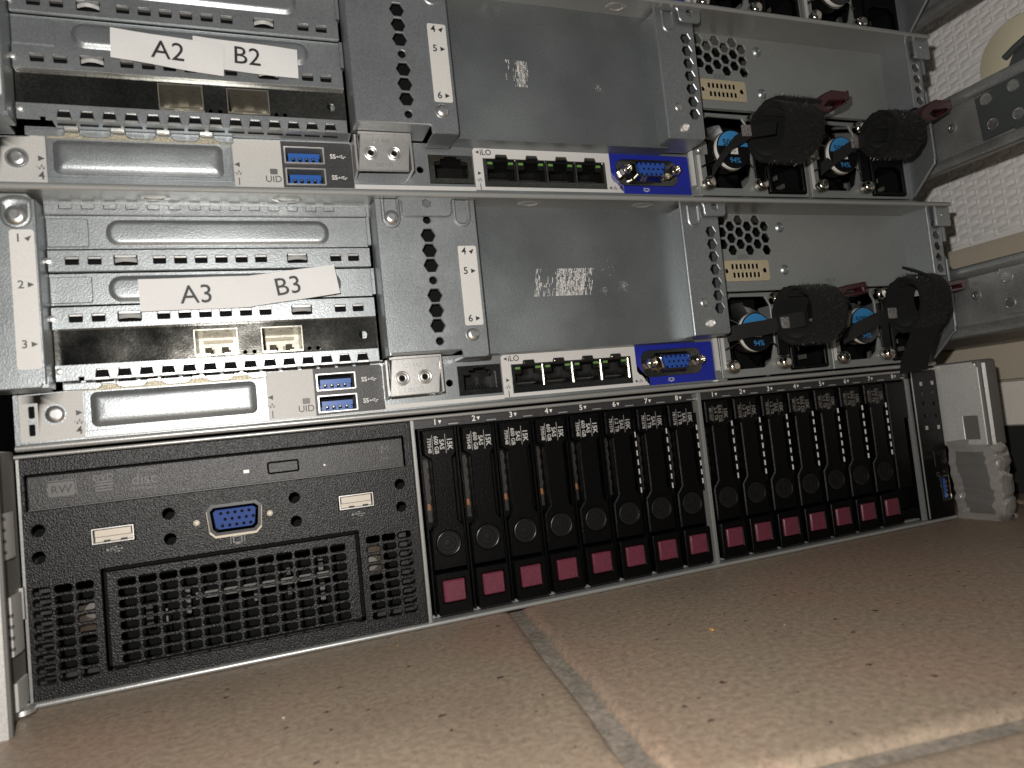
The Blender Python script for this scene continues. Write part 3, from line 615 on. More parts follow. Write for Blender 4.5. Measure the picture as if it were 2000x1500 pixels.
    m=M(); m.plate([(434.2,49),(442.6,49),(443.4,50),(444.2,88),(434.2,88)],[hexh(439.4,z,2.35) for z in (77.7,71.8,65.65,59.4,53.2)],RC,1,.3); m.box(436,443,RC+4,RC+4.2,51,80,1)
    m.loft([[(434.4+1.0-1.2*math.sin(t),RC+1.2-1.2*math.cos(t),z) for t in [math.pi/2*k/5 for k in range(6)]]+[(432.9,-2,z),(434.2,-2,z)] for z in (49,87.4)],0,cap0=True)
    m.build('outer_bracket',['zinc','void'],R)
    m=M(); m.plate(rect(437.6,76.0,448.8,88.0,1.2,4),(),RC-2.6,1.2,.3); m.lathe([(1.1,0),(.9,.3),(.1,.35)],(442.6,RC-2.6,82.5),n=12); m.box(444,445.2,RC-1,2,68,86); m.build('corner_latch_plate','zinc',R)
    m=M(); m.plate([(0,3),(0,60),(RC+1,60),(RC,58),(RC-.2,21),(RC+.6,18.8),(-1,4.2)],(),T=SX(444.3),t=.9,bev=0); m.tube([(444.6,RC,58),(444.6,RC,20.5),(444.6,RC+.9,18.2),(444.6,-1.6,4.6)],.75,8); m.build('side_flange','zinc',R)
    # --- power supplies
    def psu(dx,first):
        m=M(); X=lambda a:a+dx
        # metal face with opening for the fan
        fan=[(X(305.4),11.5),(X(309.5),7.6),(X(326),7.6),(X(331),11.5),(X(334),20),(X(333.8),40),(X(331.0),44.5),(X(309.5),44.8),(X(305.4),41)]
        m.plate([(X(299.2),3.6),(X(369.6),3.6),(X(369.6),46.6),(X(299.2),46.6)],[fan,rect(X(342.5),5.0,X(367.8),30)],0,1,.15)
        m.box(X(299.2),X(300.2),1,60,3.6,46.6); m.box(X(300.3),X(301.6),-.9,-.01,8,24,1)
        P=m.build('power_supply',['bay','sticker'],R)
        f=M(); f.box(X(303),X(336),14,14.4,5,46,0)
        cx,cz=X(318.5),25.5
        for k in range(7):
            a=2*math.pi*k/7; L=[]
            for r_,tw in ((8,0),(12,.35),(17,.6)):
                L.append([(cx+r_*math.cos(a+tw+d),4+3*d*3,cz+r_*math.sin(a+tw+d)) for d in (0,.2,.42,.6)])
            v=[p for q in L for p in q]; ff=[(i*4+j,i*4+j+1,i*4+j+5,i*4+j+4) for i in range(2) for j in range(3)]
            f.add(v,ff,1)
        f.lathe([(9.5,0),(9.5,1)],(cx,4,cz),n=24,m=1); f.build('cooling_fan',['void','port'],P)
        g=M(); cy=-5
        torus(g,(cx,cy+2.6,cz),9.9,.4)
        for a in (205,335,150): 
            a=math.radians(a); g.tube([(cx+10.2*math.cos(a),cy+2.4,cz+10.2*math.sin(a)),(cx+15*math.cos(a),cy+3.4,cz+15*math.sin(a)),(cx+18*math.cos(a),-.4,cz+18.2*math.sin(a))],.5,8)
        g.build('fan_guard','chrome',P)
        d=M(); d.lathe([(9.9,-1.6),(9.9,-.2),(9.4,.5)],(cx,cy,cz),n=36,m=1); d.lathe([(9.9,.5),(9.9,.8),(9.7,.95),(.1,.96)],(cx,cy,cz),n=36)
        seg=[(cx+9.3*math.cos(t),cz+9.3*math.sin(t)) for t in [math.radians(9+162*k/16) for k in range(17)]]
        d.plate(seg,(),cy-1.0,.06,0,2)
        d.plate(rect(cx-2.0,cz-2.6,cx+2.6,cz+.9),(),cy-1.0,.06,0,3); d.text('94%',cx+.4,cz-5.9,4.0,cy-.95,2,bold=.02)
        d.text('500W',cx-.2,cz+3.0,4.8,cy-1.02,0,bold=.04); d.text('10T',cx+.3,cz+.3,1.4,cy-1.02,0); d.text('12P',cx+.3,cz-1.4,1.4,cy-1.02,0)
        d.build('wattage_disc',['gloss','white','sky','white'],P)
        i=M(); i.plate(rect(X(342.8),5.2,X(367.6),29.8,1),[[(X(345.2),7.2),(X(365.2),7.2),(X(365.2),18),(X(361.5),21.5),(X(349),21.5),(X(345.2),18)]],-1.2,3,.4); i.box(X(344),X(367),15,15.3,5.5,28,1); i.box(X(365.4),X(365.8),1.8,15,5.5,28,1); i.box(X(344.6),X(345.0),1.8,15,5.5,28,1); i.box(X(345),X(365.4),1.8,15,21.8,22.2,1); i.box(X(345),X(365.4),1.8,15,6.6,7,1)
        for xx,zz in ((X(351),12),(X(359.6),12),(X(355.3),16.4)): i.box(xx-.25,xx+.25,6.5,12,zz-1.2,zz+1.2,2)
        i.build('power_inlet',['blackf','void','gold'],P)
        for sx,sz in ((336.4,42.6),(304.3,9.2),(336.9,9.2)): screw('thumb_screw',X(sx),sz,-1.0,P,3.6,'brass',dome=2.6,h0=1.6)
        h=M(); h.box(X(299.4),X(306.5),-.9,.2,24.5,31,0); h.build('mounting_plate','bay',P); screw('screw',X(301.9),26.6,-1.0,P,1.9)
        # grey-black handle housing between fan and inlet
        b=M(); b.plate([(X(337.6),31.5),(X(368),31.5),(X(368),45.8),(X(340.5),45.8),(X(337.6),41)],(),-1.6,3,.5); b.plate(rect(X(335),13,X(341.8),38,.8),(),-.9,2,.4); b.build('handle_housing','blackf',P)
        t=M()
        t.ribbon([(X(344),-1,41.5),(X(348),-7,41.4),(X(352),-14,41),(X(356),-19,40.6)],(0,0,4.6),1.6)
        t.plate([(X(354.5),38.6),(X(355.5),42.0),(X(364),44.6),(X(377.6),46.2),(X(378.2),45.2),(X(377.2),39.9),(X(366),38.6),(X(359),37.8)],[[(X(362.5),40.2),(X(364),41.6),(X(374.6),43.0),(X(375.2),41.4)]],-22,6,.5)
        for k in range(5): t.prism(rect(X(366.4),42.5+k*.38 if False else 42.9+k*.42,X(370.4),43.1+k*.42),-22.02,1) if False else None
        t.build('release_tab',['maroond','whiteink'],P)
        return P
    psu(0,True); psu(72.4,False)
    m=M(); m.box(294.9,299.0,.2,60,3.2,47); m.build('bay_divider','zinc',R); m=M(); m.box(295.6,297.2,-1.4,.15,8,27); m.build('leaf_spring','sticker',R); m=M(); m.box(294.6,300,-2.0,.15,2.6,3.2); m.build('latch_foot','bright',R); m=M(); m.box(442,444.2,.2,40,3.4,47); m.build('inner_wall','zinc',R)
    return R

mid = rear_server((0,0,87.6),'rear facing steel server carrying the paper labels A3 and B3','rear facing servers stacked on top')
# scraped sticker residue sits on each blank panel
top_tab=[]
for dx in (0,72.4):
    t=M(); X=lambda a:a+dx
    t.ribbon([(X(344),-1,41.0),(X(347),-8,40.2),(X(350),-16,39.4),(X(353.5),-23,38.8)],(0,0,4.6),1.6)
    t.plate([(X(351.0),36.6),(X(351.8),41.2),(X(358.5),46.0),(X(364.5),48.6),(X(374),48.4),(X(375.8),49.4),(X(375.8),44.6),(X(369),40.4),(X(361),37.0)],[[(X(358.6),40.0),(X(361.5),42.6),(X(371.0),43.6),(X(372),42.2),(X(366.5),40.0),(X(361),38.6)]],-28,7,.6)
    o_=t.build('release_tab',['maroond','whiteink']); top_tab.append(o_.data); bpy.data.objects.remove(o_)
top = copy_tree(mid)
for p_,me_ in zip([c for c in top.children if c.name.startswith('power_supply')],top_tab):
    for c in p_.children:
        if c.name.startswith('release_tab'): c.data=me_; top.location = Vector((-5.1,-5.5,178.8))*MM; top.rotation_euler=(0,-.003,0)
top['label']='rear facing steel server carrying the paper labels A2 and B2'
upp = copy_tree(mid); upp.location = Vector((1.0,-10,270.5))*MM; upp.rotation_euler=(0,-.003,0)
upp['label']='topmost server of which only the bottom edge and dark power supplies show'

def residue(name,x0,x1,z0,z1,dens,par,lab,extra,y=-8.12,slant=-2):
    m=M(); rn=random.Random(int(x0*7+z0))
    x=x0
    while x<x1:
        t=(x-x0)/(x1-x0); pr=dens(t); z=z0
        while z<z1:
            l=rn.uniform(.4,2.6)
            if rn.random()<pr: 
                s0=slant*(1-(z-z0)/(z1-z0)); w=rn.uniform(.09,.3); m.prism([(x+s0,z),(x+s0+w,z),(x+s0+w-slant*l/(z1-z0),min(z1,z+l)),(x+s0-slant*l/(z1-z0),min(z1,z+l))],y,0,.03)
            z+=l+rn.uniform(.02,.5)
        x+=rn.uniform(.32,.55)
    for (cx,cz,n,s) in extra:
        for k in range(n):
            a=cx+rn.gauss(0,s); b=cz+rn.gauss(0,s*1.2); r_=rn.uniform(.1,.3); m.prism([(a,b),(a+r_,b+.1),(a+r_*.7,b+r_*1.8)],y,0,.03)
    return m.build(name,'whiteink',par,label=lab)
residue('glue_residue',200.5,229,47,59.4,lambda t:(.55 if t<.1 else .22 if t<.35 else .88 if t<.85 else .55),mid,'wide striped patch of scraped sticker residue',[(243.5,50.5,40,1.3),(233,48.6,30,1.0),(236,58.6,10,2)],slant=-2.2)
residue('glue_residue',197.5,209.7,48.2,60.2,lambda t:(.06 if t<.4 else .35 if t<.55 else .93 if t<.85 else .5),top,'narrow striped patch of scraped sticker residue',[(244.3,50.3,30,.8)],slant=0)

# ------------------------------------------------------------------ paper labels
def paper(name,quad,txt,tc,size,rot,y,label,off,lift=0.0):
    n=10; m=M(); q=[Vector(a) for a in quad]; L=[]
    def P(s,t,w): p=q[3].lerp(q[2],s).lerp(q[0].lerp(q[1],s),t); return (p.x+off[0],y+w-lift*math.sin(s*3.1)*.5-.25*math.sin(s*7+t*3),p.y+off[1])
    v=[];f=[]
    for w in (0,.11):
        for i in range(n+1):
            for j in range(5): v.append(P(i/n,j/4,w))
    A=lambda i,j,k:k*(n+1)*5+i*5+j
    for i in range(n):
        for j in range(4):
            f.append((A(i,j,0),A(i+1,j,0),A(i+1,j+1,0),A(i,j+1,0))); f.append((A(i,j,1),A(i,j+1,1),A(i+1,j+1,1),A(i+1,j,1)))
    for i in range(n): f.append((A(i,0,0),A(i,0,1),A(i+1,0,1),A(i+1,0,0))); f.append((A(i,4,0),A(i+1,4,0),A(i+1,4,1),A(i,4,1)))
    for j in range(4): f.append((A(0,j,0),A(0,j+1,0),A(0,j+1,1),A(0,j,1))); f.append((A(n,j,0),A(n,j,1),A(n,j+1,1),A(n,j+1,0)))
    m.add(v,f,0)
    r=thing('paper_label',label,'label',(q[3].x+off[0],y,q[3].y+off[1]),group='typed paper labels on the slot covers')
    oo=(q[3].x+off[0],y,q[3].y+off[1])
    m.v=[(a-oo[0],b-oo[1],c-oo[2]) for a,b,c in m.v]
    m.build('paper_strip','paper',r)
    t=M(); t.text(txt,tc[0]+off[0],tc[1]+off[1],size,y-.42,0,rot=rot,sx=1.0); t.v=[(a-oo[0],b-oo[1],c-oo[2]) for a,b,c in t.v]
    t.build('lettering','ink',r)
om=(0,87.6); ot=(-5.1,178.8)
paper('a',[(43.4,57.9),(81.8,58.4),(80.9,46.3),(43.6,46.1)],'A3',(62.4,51.5),9.7,math.radians(1.5),-11.0,'white paper label reading A3 on the middle server',om)
paper('b',[(75.4,57.7),(112.6,62.0),(114.1,50.6),(80.0,46.3)],'B3',(94.7,53.7),9.7,math.radians(8),-11.35,'white paper label reading B3, tilted upwards beside the A3 label',om)
paper('c',[(46.3,57.4),(84.0,54.2),(83.0,42.1),(45.8,46.2)],'A2',(64.7,49.8),9.7,math.radians(-4),-16.5,'white paper label reading A2 on the upper server',ot)
paper('d',[(73.3,57.2),(110.5,55.3),(110.1,43.6),(72.8,45.4)],'B2',(91.8,50.4),9.7,math.radians(-3),-16.2,'white paper label reading B2 on the upper server',ot)

# ------------------------------------------------------------------ bottom server, front side out
def front_server():
    R=thing('rack_server','black fronted server standing on the tiled floor, with maroon drive buttons','server',(0,0,0))
    m=M()
    n=6; pr=[(-.6-1.0*math.sin(math.pi*k/n),1.15-1.0*math.cos(math.pi*k/n)) for k in range(n+1)]
    m.loft([[(x,a,b) for a,b in [(3,.15)]+pr+[(3,2.15)]] for x in (-.2,-.19,445.4,445.41)],0,cap0=True)
    pr=[(-.4-.8*math.sin(math.pi*k/n),86.1-.75*math.cos(math.pi*k/n)) for k in range(n+1)]
    m.loft([[(x,a,b) for a,b in [(3,85.3)]+pr+[(3,86.85)]] for x in (-.2,-.19,445.4,445.41)],0,cap0=True)
    m.box(-.3,.6,1,700,.3,86.8); m.box(444.6,445.4,1,700,.3,86.8); m.box(.6,444.6,3,700,86.0,86.9); m.box(.6,444.6,3,700,.2,.9)
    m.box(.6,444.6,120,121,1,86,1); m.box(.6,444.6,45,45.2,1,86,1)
    m.build('chassis',['lip','void','inner'],R)
    for x in (139.3,281.8):
        m=M(); m.box(x-.15,x+.95,-.9,40,2.1,85.4); m.build('bay_divider','lip',R); m=M(); m.box(x+.97,x+3.0 if x>200 else x+1.6,.6,1.4,2.1,85.4); m.build('filler_strip','bay',R)
    # media bay face
    m=M(); holes=[]
    for x,z in ((5.3,60),(5.0,50.7),(46.3,60.1),(46.3,50.8),(90.8,60),(90.8,50.8),(132.5,60),(132.3,50.7)): holes.append(circ(x,z,2.0,20))
    holes+= [rect(21.2,52.4,34.9,58.2),rect(107.4,52.4,121.4,58.4),rect(23.4,7.8,114.1,43.7,.6,2),rect(2.2,66.9,135.7,79.6,.5,2)]
    vg=[(60.2,58.8),(61.4,59.9),(76.2,59.9),(77.6,58.8),(76.9,52.0),(75.4,50.6),(62.2,50.6),(60.8,52.0)]; holes.append(vg)
    for x in (55.5,81.4): holes.append(circ(x,55.3,1.0,12))
    lg=[(c_,r_) for c_ in range(3) for r_ in range(9)]
    for c_,r_ in lg: x=5.1+6.55*c_; z=39.0-3.78*r_; holes.append(rect(x-2.7,z-1.3,x+2.7,z+1.3,.9,3))
    for c_,r_ in lg: x=119.6+6.4*c_; z=39.2-3.8*r_; holes.append(rect(x-2.7,z-1.3,x+2.7,z+1.3,.9,3))
    m.plate(rect(.8,1.9,138.9,85.2,.5,2),holes,0,.8,.22)
    # near-black backs that paint the shade behind the screw holes and the grille
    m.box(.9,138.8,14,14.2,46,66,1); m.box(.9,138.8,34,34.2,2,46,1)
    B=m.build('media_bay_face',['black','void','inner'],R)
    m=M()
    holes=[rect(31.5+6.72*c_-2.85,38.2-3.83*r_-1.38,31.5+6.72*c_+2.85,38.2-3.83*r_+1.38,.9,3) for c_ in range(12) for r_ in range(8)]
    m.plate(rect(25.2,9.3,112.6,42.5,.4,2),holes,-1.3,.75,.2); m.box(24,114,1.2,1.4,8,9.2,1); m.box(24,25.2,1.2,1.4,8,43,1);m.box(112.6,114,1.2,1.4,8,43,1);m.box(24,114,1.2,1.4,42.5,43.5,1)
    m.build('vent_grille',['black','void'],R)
    m=M()   # things glimpsed through the grille
    for k in range(6): m.box(34+k*13,35.5+k*13+random.random(),18+random.random()*6,26,12+random.random()*8,24+random.random()*8,k%2)
    m.box(52,104,15,15.6,24.5,27.2,1); m.box(42.5,43.1,5,6,19,25,1); m.lathe([(3,0),(2.8,.8),(.5,1)],(19.6,5,29),n=16,m=1); m.lathe([(3,0),(2.8,.8),(.5,1)],(118.5,5,29),n=16,m=1); m.box(14,22.6,5.5,6,22,31,2); m.box(116,124,5.5,6,24,36,2)
    for r_ in range(9): m.box(3,7.4,6,7,37.6-3.78*r_,39.6-3.78*r_,0); m.box(131,134,5,6,37.6-3.8*r_,40-3.8*r_,0)
    m.build('inner_hardware',['inner','eardk','brassdk'],R)
    # optical drive
    m=M(); m.plate(rect(2.8,67.3,135.2,78.7,.3,2),[rect(81.9,70.2,93.6,74.8,.8,3),circ(103.4,71.3,.45,10),rect(73.1,71.6,75.2,72.9,.2,2)],.9,2,.15)
    m.box(2.3,135.6,3.0,3.2,67,79.5,1); m.box(2.8,135.2,.3,.9,67.0,67.3,3)
    m.plate(rect(82.3,70.6,93.2,74.4,.6,3),(),.3,1.5,.2); m.box(73.1,75.2,.8,1.2,71.6,72.9,2); m.lathe([(.45,-.6),(.1,-.5)],(103.4,.5,71.3),n=10,m=2)
    y=.85
    m.plate(rect(8.7,70.9,17.0,76.0,.8,3),(),y,.04,0,3); m.text('RW',12.9,73.3,4.0,y-.01,0,bold=.04); m.plate(rect(17.3,71.3,17.6,76.6),(),y,.04,0,3); m.plate(rect(9.2,76.4,17.6,76.7),(),y,.04,0,3)
    m.text('DVD',26.0,76.0,2.9,y,3,bold=.05,sx=1.1); 
    for k in range(4): m.plate(rect(23.4,74.3-1.05*k,28.9,74.8-1.05*k),(),y,.04,0,3)
    m.text('disc',39.2,73.8,5.6,y,3,bold=-.02); m.text('COMPACT',40.8,77.0,1.5,y,3); m.text('ReWritable',39.2,70.6,1.7,y,3); m.text('M',127.9,74.6,4.8,y,3,bold=-.06); m.text('DISC',127.9,71.2,1.8,y,3)
    m.build('optical_drive',['tray','void','white','greyprint'],R)
    # USB ports and VGA
    for x0,x1,z0,z1 in ((21.3,34.8,52.5,58.1),(107.6,121.3,52.6,58.3)):
        m=M(); m.plate(rect(x0,z0,x1,z1,.2,2),[rect(x0+.5,z0+.5,x1-.5,z1-.5)],-.5,9,.1,0); m.box(x0+.5,x1-.5,7,7.3,z0+.5,z1-.5,2); m.box(x0+1.0,x1-1.0,.2,7,z0+2.5,z1-.8,1); m.box(x0+.8,x1-.8,1.6,7,z0+.6,z0+2.2,1)
        for q in (.35,.75): xx=x0+(x1-x0)*q; m.box(xx-1,xx+1,-.3,.6,z0+.5,z0+1.1,2)
        m.build('usb_port',['bright','ivory','port'],R)
    m=M()
    for cx,cz in ((28.2,50.0),(114.7,50.2)): usb_icon(m,cx,cz,-.02,0,1.0)
    mon_icon(m,69.2,47.2,-.02,0,1.6); m.build('printed_mark','symbol',R)
    m=M()
    def ds(i,top=59.9,bot=50.7):
        return [(60.3+i,58.7-i*.6),(61.6+i*.6,top-i),(76.0-i*.6,top-i),(77.4-i,58.7-i*.6),(76.7-i,52.1+i*.6),(75.3-i*.6,bot+i),(62.4+i*.6,bot+i),(61.0+i,52.1+i*.6)]
    m.loft([[(x,y_,z) for x,z in ds(i)] for i,y_ in ((-1.2,.1),(-1.2,-.4),(-.1,-.4),(0,1.2))],0,cap=False)
    m.loft([[(x,y_,z) for x,z in ds(i)] for i,y_ in ((.9,3),(.9,.1),(1.0,-.1))],1)
    for r_ in range(3):
        for k in range(5): m.prism(circ(64.0+2.5*k+(1.2 if r_==1 else 0)+(.15*r_),57.6-2.35*r_,.62,12),-.12,2,.03)
    m.plate([(69+(x-69)*1.0,z-.75) for x,z in ds(-1.35)],[ds(-1.19)],-.2,.3,0,3)
    m.build('video_port',['gloss','bluefront','void','cabt'],R)
    for x in (55.5,81.4):
        m=M(); m.lathe([(1.15,0),(1.1,.35),(.75,.5),(.6,-.5)],(x,-.05,55.3),n=16); m.build('screw','ivory',R)
    # --- number strips above the drives
    for x0,a in ((140.4,150.76),(283.6,293.0)):
        m=M(); m.box(x0,x0+139.6,1.2,6,81.8,85.3,0)
        for k in range(8):
            c_=a+17.31*k; m.text(str(k+1),c_-.6,83.9,3.4,1.15,1,bold=.05); tri(c_+1.5,83.8,1.5,'d',1,m,1.14)
            m.box(c_+3.2,c_+13.4,.9,1.3,85.35,85.75,2); m.box(c_+5,c_+9.4,.5,1.3,82.4,82.9,2)
            m.plate([(c_+4.6,81.9),(c_+12.6,81.9),(c_+12,83.2),(c_+5.2,83.2)],(),.9,1,.15)
        m.build('drive_number_strip',['blackst','whiteink','lip'],R)
    for x0 in (140.4,283.6):
        m=M(); m.box(x0,x0+139.4,4,44,2.2,3.4,0); m.box(x0,x0+139.4,30,30.5,3.4,82,1); m.build('drive_cage',['bay','void'],R)
    # --- drive carriers
    def carrier(cx,kind,idx):
        m=M(); w=8.35
        if kind=='blank':
            m.box(cx-w,cx-w+.8,1.5,40,3.6,81.4,0); m.box(cx+w-.8,cx+w,1.5,40,3.6,81.4,0)
            m.plate([(cx-7.3,22),(cx+3.4,22),(cx+3.4,60),(cx+6.9,60),(cx+6.9,80.9),(cx-7.3,80.9)],[],.2,3,.4)
            m.plate([(cx-7.0,6),(cx+6.0,5),(cx+6.5,8.5),(cx+3,10.5),(cx-7.0,9.5)],[],.6,3,.4); m.box(cx-w+.8,cx+w-.8,6,28,3.6,81.4,0)
            return m.build('drive_blank','blackf',R)
        m.box(cx-w,cx-w+.8,1.5,40,3.6,81.4,0); m.box(cx+w-.8,cx+w,1.5,40,3.6,81.4,0); m.box(cx-w+.8,cx+w-.8,5,28,3.6,81.4,0)
        # lever face: label pod on top, cut back to a slim bar, widening to the latch
        out=[(cx-7.1,70.6),(cx-7.1,80.9),(cx+6.9,80.9),(cx+6.9,70.4),(cx+5.0,68.3),(cx+5.0,42.2),(cx+7.2,39.5),(cx+7.2,22.3),(cx-7.2,22.3),(cx-7.2,38.2),(cx-4.2,41.8),(cx-4.2,68.4)]
        m.plate(out,[circ(cx,32.9,5.2,28)],-.6,4.6,.45)
        Cc=m.build('drive_carrier','blackf',R)
        r=M(); torus(r,(cx,-.5,32.9),4.9,.38); r.lathe([(4.6,-.4),(4.5,-.2),(3.4,-.25),(3.2,-.7),(1.7,-.7),(1.6,-.1),(.1,.1)],(cx,-.6,32.9),n=28)
        for q in (-.9,0,.9): r.box(cx+q-.2,cx+q+.2,-.9,0,31.8,34,0)
        r.build('status_ring','port',Cc)
        p=M(); p.plate(rect(cx-7.3,4.2,cx+7.3,21.2,.8,3),[rect(cx-5.0,8.9,cx+5.0,18.4,.6,3)],-2.4,7,.3); p.build('latch_housing','blackf',Cc)
        if kind!='blank':
            b=M(); b.plate(rect(cx-4.65,9.25,cx+4.65,18.05,.5,3),(),-3.0,5,.5); b.build('release_button','maroon',Cc)
        if kind!='blank':
            l=M(); l.plate([(cx-6.5,71.2),(cx-6.5,79.0),(cx+6.3,79.0),(cx+6.3,71.2),(cx+4.2,69.0),(cx-4.0,69.0)],(),-.75,.12,0,0)
            rows={'15':('15K','SAS','600 GB','759548'),'10':('10K','SAS','1.2 TB','781578'),'24':('10K','SAS DS','2.4 TB','881507')}[kind]
            for tx,xx,sz,bo in zip(rows,(4.3,.9,-1.5,-4.5),(3.2,2.8,2.5,2.2),(.06,.05,.04,.03)):
                l.text(tx,cx+xx,74.3,sz,-.78,1,rot=-math.pi/2,bold=bo,sx=.98)
            for xx in (2.6,-3.1): l.prism(rect(cx+xx-.08,70.4,cx+xx+.08,78.6),-.78,1)
            l.build('capacity_label',['blackf','film' if idx<5 else ('labelmid' if idx<9 else 'labeldim')],Cc)  # print darkens along the row, flash falloff put into its colour
            s=M(); s.box(cx-7.0,cx-5.0,4.2,4.8,42,68.5,0)
            for q in range(5): s.add(*hexring(cx-5.9,66-4.6*q,1.5),1) 
            if kind=='15': s.box(cx-6.6,cx-5.4,3.7,4.1,47,49.6,2)
            s.build('perforated_insert',['inner','brassdk','orange'],Cc)
        if kind in ('10','24'):
            d=M(); x=cx+w+.12
            L=[(-.1,38),(-.1,76),(6,76),(6,38)]; d.plate(L,[rect(-.02 if False else .9,40.2+4.35*q,1.9,42.2+4.35*q) for q in range(0)],T=SX(x-.05),t=.1,m=1)
            for q in range(7): d.box(x-.2,x-.06,-.1,.75,41.4+4.35*q,43.9+4.35*q,0)
            d.build('cage_glint',['white','void'],Cc)  # white dashes paint the light caught on the perforated cage wall
        g=M()
        for k_ in (1,-1):
            pass
        return Cc
    def hexring(cx,cz,r_):
        v=[];f=[]
        for k in range(6):
            a=math.radians(60*k+30)
            for q in (r_,r_*.72): v.append((cx+q*math.cos(a)*.9,4.0,cz+q*math.sin(a)*1.3))
        for k in range(6): a=2*k; b=2*((k+1)%6); f.append((a,b,b+1,a+1))
        return v,f
    kinds=['15']*5+['10']*3
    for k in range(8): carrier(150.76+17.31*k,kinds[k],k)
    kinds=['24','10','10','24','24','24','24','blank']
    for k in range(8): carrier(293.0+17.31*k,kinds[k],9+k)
    # --- control panel on the right
    m=M(); m.plate(rect(425.2,2.4,444.6,85.2,.4,2),(),-1.0,6,.3); m.box(421.6,425.0,.5,1.5,2.4,85.2,1); m.box(424.9,425.3,-1.4,-.9,3,85,2)
    for q,(x,z) in enumerate(((432,78.2),(440.8,78.2),(432,72.6),(440.3,72.8),(432,67.0),(440.2,66.4),(432,60),(440.4,59.4),(432,53.2),(441.2,52.8))):
        if q in (0,1,8,9): m.prism(rect(x-1,z-1.1,x+1,z+1.1),-1.02,3)
        elif q in (2,3): m.prism(rect(x-.9,z-.12,x+.9,z+.12),-1.02,4); m.prism(rect(x-.12,z-.9,x+.12,z+.9),-1.03,4)
        else: m.prism(rect(x-.9,z-.9,x+.9,z+.9),-1.02,5); m.prism(rect(x+1.1,z-.3,x+1.4,z+.3),-1.02,4)
    m.prism(circ(435.6,26.6,1.2,16),-1.02,4); m.prism(circ(435.6,26.6,.9,16),-1.04,0); m.text('SS',440.5,27.8,1.6,-1.02,4); m.prism(rect(434.5,31,434.8,40),-1.02,4)
    m.plate(rect(436.6,11.6,443.4,25.4,.3,2),[rect(437.2,12.2,442.8,24.8)],-1.5,.8,.1,6); m.box(438.4,440.4,-1.2,-.9,13,24,7)
    for q in range(4): m.box(440.5,441.2,-1.3,-.9,14+q*2.4,15.2+q*2.4,8)
    m.build('control_panel',['blackf','bay','lip','film','greyprint','void','chrome','blueus','orange'],R)
    # --- ears
    e=M()
    e.plate([(1,42),(1,87.4),(-21,87.4),(-24.5,84),(-24.5,42)],[rect(-21,45,-12.5,58,.3,2)],T=SX(445.8),t=1.2,bev=.2)
    prof=[(446.4,-24.4),(447.4,-25.2),(449.0,-25.4),(457,-25.4),(460.5,-24.4),(462.4,-21.5),(462.6,1),(446.4,1)]
    e.loft([[(a,b,z) for a,b in prof] for z in (41.5,86.6)],1,cap0=True); cxx,cyy=455,-12
    e.loft([[(cxx+(a-cxx)*q,cyy+(b-cyy)*q,z) for a,b in prof] for q,z in ((1,86.6),(.985,87.4),(.94,88.0),(.85,88.3))],1,cap0=True)
    e.loft([[(a,b,z) for a,b in ((445.9,-22.9),(446.5,-23.5),(449.7,-26.5),(450.0,-25.6),(446.7,-22.4))] for z in (41.8,86.2)],2,cap0=True); e.box(446.6,447.4,-20,-15.5,44,55,2); e.box(446.9,447.6,-21,-12,45,58,0)
    e.build('rack_ear',['ear','eardk','bright'],R,angle=20,label='right rack ear with a squared grey cover')
    e=M(); e.box(-1.9,-.9,-22,1,.5,88,1)
    prof=[(-1.9,-21),(-2.5,1),(-19,1),(-19,-24),(-17,-26),(.6,-26),(1.9,-25.2),(2.0,-24.0),(1.2,-23.2),(-1.9,-22.8)]
    e.loft([[(a,b,z) for a,b in prof] for z in (-.2,88.0)],1,cap0=True)
    e.box(-18,1.2,-26.4,-26.02,0,88,0)
    for z0,z1,x0,y0,y1 in ((53,68,-.9,-16,-5),(21.5,40.5,-.9,-13.5,-2),(3.5,12.5,-.9,-12,-.5)):
        e.loft([[(x0+a,b,z) for a,b in ((0,y0),(.9,y0+.4),(1.3,(y0+y1)/2),(.9,y1-.4),(0,y1))] for z in (z0,z1)],3,cap0=True)
        for q in range(4): e.box(x0+.2,x0+1.2,y0-.6,y0+1.1,z0+2+q*3.6,z0+2.9+q*3.6,1) if z1-z0>10 and z0+3+q*3.6<z1 else None
    e.lathe([(4,0),(3.8,1.5),(2,2.4),(.2,2.6)],(-1.0,-5,1.0),'z',n=16,m=2)
    e.box(-.9,.3,-1.6,-.2,31,41.5,2); e.box(-8,-1,-14,0,86.9,88.3,2)
    e.build('rack_ear',['ear','eardk','bright','film'],R,label='left rack ear with a bright toothed latch')
    return R
front_server()

